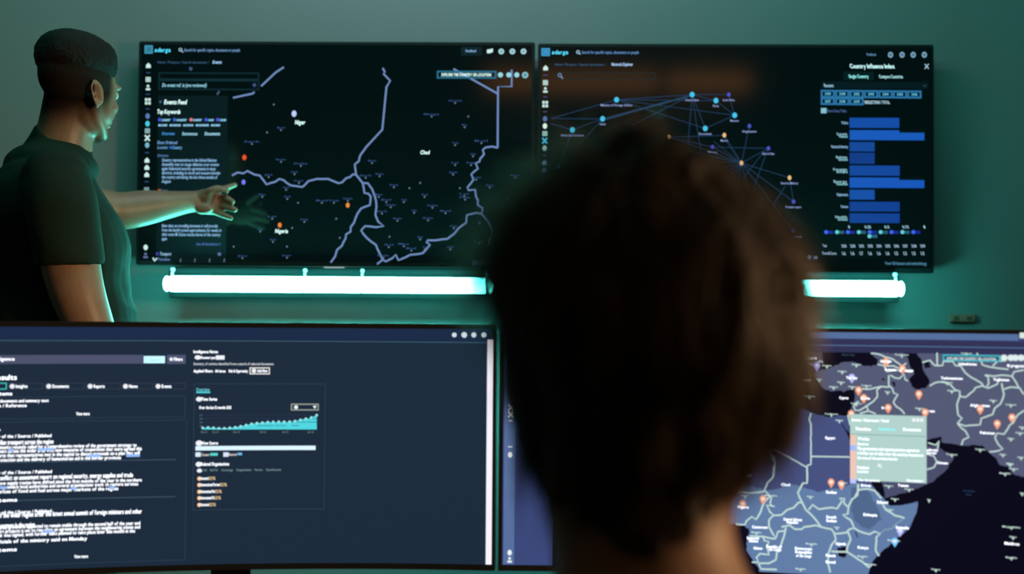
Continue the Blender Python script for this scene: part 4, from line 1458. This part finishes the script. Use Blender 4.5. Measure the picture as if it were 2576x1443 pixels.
def crop_edge(c):
    z = (c - HC).dot(U_) / k
    return 0.0016 * noise.noise(c * 160) + 0.002 * noise.noise(c * 45) - 0.0075 * (1 - sst(0.01, 0.075, z))


bm = bmesh.new()
ellip(bm, HC + (F_ * -0.015 + U_ * 0.068) * k, (0.081 * k, 0.100 * k, 0.072 * k), hd_ax, e=2.45, seg=48, ring=32)
fuse('hair', bm, m_hair, sp, voxel=0.003, smooth=3, disp=crop_edge)
# clipped stubble on the sides, nape and chin: hair density stored on the skin
att = body.data.attributes.new('stubble', 'FLOAT', 'POINT')

bo = parent_loc(sp)
vals = []
for v in body.data.vertices:
    q = v.co + bo - HC
    if q.length > 0.2:
        vals.append(0.0)
        continue
    x, y, z = q.dot(R_) / k, q.dot(F_) / k, q.dot(U_) / k
    m_ = 0.98 * sst(-0.11, -0.02, z - 0.5 * y) * (1 - sst(0.035, 0.07, y)) * (1 - sst(0.0775, 0.081, abs(x)))
    c_ = 0.85 * (1 - sst(0.018, 0.034, (Vector((x, y, z)) - Vector((0, 0.072, -0.112))).length))
    vals.append(max(m_, c_))
att.data.foreach_set('value', vals)
nt_ = m_skin.node_tree
at_ = nt_.nodes.new('ShaderNodeAttribute')
at_.attribute_name = 'stubble'
mx_ = nt_.nodes.new('ShaderNodeMix')
mx_.data_type = 'RGBA'
pb_ = nt_.nodes['Principled BSDF']
src = pb_.inputs['Base Color'].links[0].from_socket
nt_.links.new(at_.outputs['Fac'], mx_.inputs[0])
nt_.links.new(src, mx_.inputs[6])
mx_.inputs[7].default_value = (0.012, 0.009, 0.008, 1)
nt_.links.new(mx_.outputs[2], pb_.inputs['Base Color'])
for so_, a0_, a1_ in (('Roughness', 0.42, 0.9), ('Specular IOR Level', 0.5, 0.12)):
    mr_ = nt_.nodes.new('ShaderNodeMapRange')
    mr_.inputs['To Min'].default_value = a0_
    mr_.inputs['To Max'].default_value = a1_
    nt_.links.new(at_.outputs['Fac'], mr_.inputs['Value'])
    nt_.links.new(mr_.outputs['Result'], pb_.inputs[so_])
for s in (-1, 1):
    bm = bmesh.new()
    ellip(bm, HC + (R_ * s * 0.031 + F_ * 0.0835 + U_ * 0.006) * k, (0.0115, 0.0115, 0.0115), hd_ax)
    mesh_obj('eye', bm, pbr('eye_white', (0.6, 0.6, 0.58), 0.2), sp, smooth=True)


def folds(c):
    v = noise.noise(Vector((c.x * 9, c.y * 9, c.z * 5))) * 0.006 + noise.noise(Vector((c.x * 22, c.y * 22, c.z * 12))) * 0.003
    if c.z < 1.33:
        d = abs(noise.noise(Vector((c.x * 7 + c.z * 9, c.y * 6, c.z * 11 - c.x * 6))))
        v += (0.5 - d) * 0.014 * min(1, (1.33 - c.z) / 0.15)
    return v


bm = bmesh.new()
torso(bm, 0.0, 390, 990)
# mock neck collar
loft(bm, [(W(138, 410, 2.715), 0.088, 0.082), (W(150, 380, 2.715), 0.073, 0.073), (W(158, 358, 2.715), 0.066, 0.069), (W(163, 346, 2.713), 0.064, 0.068)], Rb, n=3, cap=False)
# sleeves
ellip(bm, W(142, 448, 2.55), (0.074, 0.074, 0.070))
ellip(bm, W(66, 468, 2.86), (0.074, 0.074, 0.070))
ellip(bm, W(128, 420, 2.69), (0.10, 0.12, 0.055))
loft(bm, [(W(140, 452, 2.55), 0.072, 0.070), (W(152, 500, 2.525), 0.076, 0.074), (W(164, 580, 2.51), 0.072, 0.072), (W(172, 640, 2.50), 0.068, 0.070), (W(174, 664, 2.50), 0.067, 0.069)], Rb, n=4, cap=False)
loft(bm, [(W(70, 465, 2.84), 0.075, 0.07), (W(110, 482, 2.90), 0.072, 0.07), (W(170, 506, 2.93), 0.068, 0.066), (W(205, 515, 2.95), 0.066, 0.066)], UZ, n=4, cap=False)
fuse('t_shirt', bm, m_shirt, sp, voxel=0.005, smooth=4, disp=folds)
# trousers and shoes
m_trou = pbr('charcoal_trousers', (0.02, 0.022, 0.026), 0.8, bump=0.2, bscale=300)
hip = W(155, 980, 2.71)
bm = bmesh.new()
hz = Vector((hip.x, 2.71, 0))
loft(bm, [(hz + UZ * 1.03, 0.165, 0.135), (hz + UZ * 0.93, 0.185, 0.145), (hz + UZ * 0.84, 0.18, 0.14)], Rb, n=4, axis=Vector((0, 0, -1)))
for s, fo in ((1, 0.05), (-1, -0.05)):
    h = hz + Rb * s * 0.095
    loft(bm, [(h + UZ * 0.88, 0.095, 0.10), (h + UZ * 0.68 + Fb * fo * 0.5, 0.085, 0.09), (h + UZ * 0.48 + Fb * (fo + 0.01), 0.066, 0.072), (h + UZ * 0.30 + Fb * fo, 0.060, 0.066), (h + UZ * 0.09 + Fb * (fo - 0.01), 0.055, 0.062)], Rb, n=4)
fuse('trousers', bm, m_trou, sp, voxel=0.007, smooth=4, disp=lambda c: 0.004 * noise.noise(c * 12))
for s, fo in ((1, 0.05), (-1, -0.05)):
    h = hz + Rb * s * 0.095 + Fb * fo
    bm = bmesh.new()
    loft(bm, [(h - Fb * 0.06 + UZ * 0.045, 0.036, 0.040), (h + UZ * 0.05, 0.040, 0.045), (h + Fb * 0.10 + UZ * 0.038, 0.046, 0.033), (h + Fb * 0.18 + UZ * 0.030, 0.038, 0.024)], Rb, n=4)
    for v in bm.verts:
        v.co.z = max(v.co.z, 0.002)
    mesh_obj('shoe', bm, pbr('black_leather', (0.015, 0.015, 0.015), 0.4), sp, smooth=True)
# ---------------- seated person
SY = 0.70
st = thing('person', 'seated person seen from behind, out of focus, short brown hair and bare neck', 'person', (0.06, 0.75, 0), 'people')
m_skin2 = pbr('light_brown_skin', (0.42, 0.24, 0.15), 0.5, bump=0.05, bscale=120, var=0.06, vscale=20, sss=0.08)
X0 = Vector((1, 0, 0))
OUT = [(338, 1530, 1700), (362, 1470, 1775), (395, 1430, 1812), (440, 1385, 1850), (480, 1352, 1878), (563, 1290, 1936), (647, 1252, 1992), (732, 1246, 2016), (816, 1258, 2022), (900, 1274, 2014), (985, 1292, 1998), (1069, 1300, 1958), (1111, 1310, 1926), (1153, 1328, 1884)]
hc = W(1630, 780, SY)


def ringc(y, xl, xr, Y=SY):
    a, b = W(xl, y, Y), W(xr, y, Y)
    return (a + b) / 2, (b.x - a.x) / 2


# body: head with face, neck, torso, arms, legs
bm = bmesh.new()
head_parts(bm, W(1640, 905, SY + 0.0), frame_axes(math.radians(4), math.radians(6)), 0.97)
rr = []
for y, xl, xr, dp, yo in ((1060, 1400, 1840, 0.060, 0.0), (1150, 1345, 1862, 0.062, 0.005), (1230, 1358, 1848, 0.060, 0.0), (1320, 1378, 1838, 0.058, -0.01), (1400, 1388, 1858, 0.060, -0.02), (1480, 1372, 1905, 0.066, -0.03), (1560, 1290, 1990, 0.075, -0.035)):
    c, a = ringc(y, xl, xr)
    rr.append((c + Vector((0, yo, 0)), a, dp))
loft(bm, rr, X0, n=4, axis=Vector((0, 0, -1)))
bc = W(1640, 1443, SY)
bx = bc.x


def tors(bm, g, top):
    L = [(1.02, 0.10, 0.065), (0.995, 0.16, 0.08), (0.965, 0.195, 0.09), (0.92, 0.205, 0.105), (0.84, 0.20, 0.115), (0.72, 0.18, 0.115), (0.60, 0.17, 0.115), (0.50, 0.18, 0.125)]
    loft(bm, [(Vector((bx, SY - 0.035 + (0.02 if z < 0.7 else 0), z)), a + g, b + g) for z, a, b in L if z <= top], X0, n=4, seg=36, axis=Vector((0, 0, -1)), e=2.3)


tors(bm, -0.01, 1.03)
for s in (-1, 1):
    sh = Vector((bx + s * 0.195, SY - 0.03, 0.95))
    el = Vector((bx + s * 0.27, SY + 0.08, 0.70))
    wr = Vector((bx + s * 0.16, SY + 0.34, 0.785))
    loft(bm, [(sh, 0.055, 0.055), (sh.lerp(el, 0.5), 0.050, 0.050), (el, 0.042, 0.042)], X0, n=4)
    loft(bm, [(el, 0.042, 0.042), (el.lerp(wr, 0.4), 0.038, 0.040), (wr, 0.028, 0.021)], X0, n=4)
    d = (wr - el).normalized()
    d = Vector((d.x * 0.3, 1, 0)).normalized()
    lat = Vector((d.y, -d.x, 0)) * -s
    pk = wr + d * 0.085
    loft(bm, [(wr, 0.028, 0.020), (wr + d * 0.05, 0.038, 0.015), (pk, 0.040, 0.013)], X0, n=3)
    for o, L_ in ((-0.030, 0.056), (-0.010, 0.070), (0.010, 0.076), (0.030, 0.068)):
        q = pk + lat * o
        loft(bm, [(q - d * 0.012, 0.0088, 0.0088), (q + d * L_ * 0.5 + UZ * 0.004, 0.0082, 0.0082), (q + d * L_ - UZ * 0.008, 0.0068, 0.0068)], X0, n=3, seg=12)
    loft(bm, [(wr + d * 0.02 + lat * 0.022, 0.012, 0.012), (wr + d * 0.055 + lat * 0.052, 0.0105, 0.0105), (wr + d * 0.085 + lat * 0.062, 0.0085, 0.0085)], X0, n=3, seg=12)
fuse('body', bm, m_skin2, st, voxel=0.0036, smooth=6)
# hair volume
m_hair2 = pbr('brown_hair', (0.030, 0.019, 0.011), 0.5, spec=0.5, bump=0.6, bscale=260, var=0.3, vscale=60)
bm = bmesh.new()
rr = []
for y, xl, xr in OUT:
    c, a = ringc(600 - (600 - y) * 0.80 if y < 600 else y, xl, xr)
    t_ = (y - 330) / (1150 - 330)
    dep = 0.118 * math.sqrt(max(0.05, 1 - ((y - 740) / 460) ** 2)) if y < 740 else 0.118 - 0.045 * ((y - 740) / 410) ** 1.5
    rr.append((c + Vector((0, -0.0 - 0.004 * t_, 0)), a, dep))
# nape taper
for y, xl, xr, dp, yo in ((1200, 1350, 1856, 0.066, -0.003), (1250, 1405, 1815, 0.064, -0.006), (1300, 1470, 1750, 0.061, -0.010), (1345, 1530, 1690, 0.059, -0.014)):
    c, a = ringc(y, xl, xr)
    rr.append((c + Vector((0, yo, 0)), a, dp))
loft(bm, rr, X0, n=4, seg=48, axis=Vector((0, 0, -1)), e=2.1)
# leave the face free: push the front of the hair back below the fringe
for v in bm.verts:
    if v.co.y > SY + 0.03 and v.co.z < W(1630, 620, SY).z:
        f = min(1, (W(1630, 620, SY).z - v.co.z) / 0.04)
        v.co.y = v.co.y + (SY + 0.03 - v.co.y) * f * 0.9


def hdisp(c):
    return 0.007 * noise.noise(Vector((c.x * 34, c.y * 34, c.z * 14))) + 0.004 * noise.noise(Vector((c.x * 70, c.y * 70, c.z * 24))) + 0.003 * noise.noise(Vector((c.x * 130, c.y * 130, c.z * 40)))


hair = fuse('hair', bm, m_hair2, st, voxel=0.003, smooth=4, disp=hdisp)
# strands combed from the crown
rnd = random.Random(3)
me = hair.data
off = parent_loc(st)
crown = Vector(W(1610, 420, SY - 0.05)) - off
V, Fc = [], []
polys = [p for p in me.polygons if p.normal.y < 0.75 and (p.center + off).z > W(1630, 1375, SY).z]
for i in range(11000):
    p = polys[rnd.randrange(len(polys))]
    c = p.center.copy()
    n = p.normal.copy()
    d = c - crown
    d = d - n * d.dot(n)
    d = d.normalized() if d.length > 1e-4 else Vector((1, 0, 0))
    d = (d + Vector((0, 0, -0.6)) + Vector((rnd.gauss(0, .28), rnd.gauss(0, .28), rnd.gauss(0, .2))))
    d = (d - n * d.dot(n)).normalized()
    L_ = rnd.uniform(0.014, 0.040)
    if c.z < W(1630, 1150, SY).z:
        L_ *= 0.45
    lift = rnd.uniform(0.05, 0.22)
    if c.z > crown.z - 0.06 and c.x < crown.x + 0.01 and rnd.random() < 0.5:
        lift = rnd.uniform(0.3, 0.9)
        L_ *= 1.2
    wv = n.cross(d).normalized() * rnd.uniform(0.0003, 0.0006)
    b = len(V)
    for q in range(4):
        u = q / 3
        pt_ = c - n * 0.001 + d * L_ * u + n * (L_ * lift * u * (1.4 - u)) - Vector((0, 0, 1)) * (L_ * 0.25 * u * u)
        ww = wv * (1 - 0.75 * u)
        V += [pt_ + ww, pt_ - ww]
    for q in range(3):
        Fc.append((b + 2 * q, b + 2 * q + 1, b + 2 * q + 3, b + 2 * q + 2))
ms = bpy.data.meshes.new('hair_strands')
ms.from_pydata([tuple(v) for v in V], [], Fc)
m_str = pbr('brown_hair_strands', (0.085, 0.054, 0.031), 0.38, spec=0.5)
nt_ = m_str.node_tree
tr_ = nt_.nodes.new('ShaderNodeBsdfTranslucent')
tr_.inputs['Color'].default_value = (0.30, 0.22, 0.14, 1)
mx_ = nt_.nodes.new('ShaderNodeMixShader')
mx_.inputs[0].default_value = 0.25
out_ = [n for n in nt_.nodes if n.type == 'OUTPUT_MATERIAL'][0]
nt_.links.new(nt_.nodes['Principled BSDF'].outputs[0], mx_.inputs[1])
nt_.links.new(tr_.outputs[0], mx_.inputs[2])
nt_.links.new(mx_.outputs[0], out_.inputs['Surface'])
ms.materials.append(m_str)
so = link('hair_strands', ms, hair)
so['kind'] = 'stuff'
V, Fc = [], []
m_fly = bpy.data.materials.new('backlit_fine_hair')
m_fly.use_nodes = True
nt_ = m_fly.node_tree
pb_ = nt_.nodes['Principled BSDF']
pb_.inputs['Base Color'].default_value = (0.10, 0.07, 0.045, 1)
pb_.inputs['Roughness'].default_value = 0.35
tr_ = nt_.nodes.new('ShaderNodeBsdfTranslucent')
tr_.inputs['Color'].default_value = (0.6, 0.52, 0.42, 1)
mx_ = nt_.nodes.new('ShaderNodeMixShader')
mx_.inputs[0].default_value = 0.6
out_ = [n for n in nt_.nodes if n.type == 'OUTPUT_MATERIAL'][0]
nt_.links.new(pb_.outputs[0], mx_.inputs[1])
nt_.links.new(tr_.outputs[0], mx_.inputs[2])
nt_.links.new(mx_.outputs[0], out_.inputs['Surface'])
zc = W(1630, 700, SY).z - off.z
cen = Vector((W(1610, 620, SY))) - off
fp = [p for p in me.polygons if p.center.z > zc and p.center.x < cen.x - 0.015 and abs(p.normal.y) < 0.75]
for i in range(2600):
    p = fp[rnd.randrange(len(fp))]
    c = p.center.copy()
    n = p.normal.copy()
    d = Vector((-0.5 + rnd.gauss(0, .3), rnd.gauss(0, .3), -0.5 + rnd.gauss(0, .3)))
    d = (d - n * d.dot(n)).normalized()
    L_ = rnd.uniform(0.02, 0.045)
    lift = rnd.uniform(0.3, 0.95)
    wv = n.cross(d).normalized() * rnd.uniform(0.0002, 0.00035)
    b = len(V)
    for q in range(5):
        u = q / 4
        pt_ = c + d * L_ * u + n * (L_ * lift * u * (1.2 - 0.5 * u))
        ww = wv * (1 - 0.6 * u)
        V += [pt_ + ww, pt_ - ww]
    for q in range(4):
        Fc.append((b + 2 * q, b + 2 * q + 1, b + 2 * q + 3, b + 2 * q + 2))
ms = bpy.data.meshes.new('flyaway_strands')
ms.from_pydata([tuple(v) for v in V], [], Fc)
ms.materials.append(m_fly)
so = link('flyaway_strands', ms, hair)
so['kind'] = 'stuff'
m_shirt2 = pbr('black_t_shirt', (0.015, 0.016, 0.018), 0.85, bump=0.3, bscale=300)
bm = bmesh.new()
tors(bm, 0.004, 1.0)
for s in (-1, 1):
    sh = Vector((bx + s * 0.19, SY - 0.03, 0.95))
    el = Vector((bx + s * 0.27, SY + 0.08, 0.70))
    loft(bm, [(sh, 0.066, 0.066), (sh.lerp(el, 0.35), 0.064, 0.064), (sh.lerp(el, 0.62), 0.060, 0.060)], X0, n=4)
fuse('t_shirt', bm, m_shirt2, st, voxel=0.006, smooth=4, disp=lambda c: 0.005 * noise.noise(c * 14))
bm = bmesh.new()
loft(bm, [(Vector((bx, SY - 0.04, 0.60)), 0.165, 0.115), (Vector((bx, SY - 0.01, 0.53)), 0.185, 0.14), (Vector((bx, SY, 0.50)), 0.18, 0.14)], X0, n=3, axis=Vector((0, 0, -1)))
for s in (-1, 1):
    h = Vector((bx + s * 0.09, SY, 0.545))
    kn = Vector((bx + s * 0.13, SY + 0.43, 0.56))
    an = Vector((bx + s * 0.13, SY + 0.46, 0.11))
    loft(bm, [(h, 0.085, 0.075), (h.lerp(kn, 0.5), 0.078, 0.070), (kn, 0.060, 0.060)], X0, n=4)
    loft(bm, [(kn, 0.058, 0.058), (kn.lerp(an, 0.35), 0.058, 0.060), (an, 0.048, 0.052)], X0, n=4)
fuse('trousers', bm, m_trou, st, voxel=0.008, smooth=4)
for s in (-1, 1):
    h = Vector((bx + s * 0.13, SY + 0.46, 0))
    bm = bmesh.new()
    yv = Vector((0, 1, 0))
    loft(bm, [(h - yv * 0.05 + UZ * 0.045, 0.036, 0.040), (h + UZ * 0.055, 0.040, 0.05), (h + yv * 0.10 + UZ * 0.038, 0.046, 0.033), (h + yv * 0.18 + UZ * 0.030, 0.038, 0.024)], X0, n=4)
    for v in bm.verts:
        v.co.z = max(v.co.z, 0.002)
    mesh_obj('shoe', bm, MATS['black_leather'], st, smooth=True)

# ---------------- chair
ch = thing('office_chair', 'black office chair under the seated person', 'chair', (bx, SY - 0.02, 0))
m_fab = pbr('black_mesh_fabric', (0.02, 0.02, 0.022), 0.9, bump=0.4, bscale=400)
bm = bmesh.new()
box(bm, (bx, SY + 0.06, 0.425), (0.50, 0.50, 0.075), 0.03)
mesh_obj('seat', bm, m_fab, ch, smooth=True)
bm = bmesh.new()
box(bm, (bx, SY - 0.215, 0.70), (0.44, 0.05, 0.40), 0.022)
mesh_obj('backrest', bm, m_fab, ch, smooth=True)
bm = bmesh.new()
box(bm, (bx, SY - 0.225, 0.46), (0.07, 0.03, 0.16), 0.008)
box(bm, (bx, SY - 0.12, 0.385), (0.07, 0.24, 0.02), 0.005)
mesh_obj('back_support', bm, m_bez, ch)
bm = bmesh.new()
cyl(bm, (bx, SY + 0.02, 0.10), (bx, SY + 0.02, 0.39), 0.028)
mesh_obj('gas_column', bm, m_bez, ch, smooth=False)
for i in range(5):
    a = math.radians(90 + 72 * i + 36)
    d = Vector((math.cos(a), math.sin(a), 0))
    o = Vector((bx, SY + 0.02, 0))
    bm = bmesh.new()
    loft(bm, [(o + UZ * 0.11, 0.022, 0.016), (o + d * 0.28 + UZ * 0.075, 0.014, 0.012)], UZ, n=2, seg=12)
    leg = mesh_obj('base_arm', bm, m_bez, ch)
    bm = bmesh.new()
    e_ = o + d * 0.28
    lat = Vector((-d.y, d.x, 0))
    cyl(bm, e_ - lat * 0.02 + UZ * 0.03, e_ + lat * 0.02 + UZ * 0.03, 0.03, seg=18)
    cyl(bm, e_ + UZ * 0.03, e_ + UZ * 0.075, 0.006, seg=8)
    mesh_obj('caster', bm, m_bez, leg)
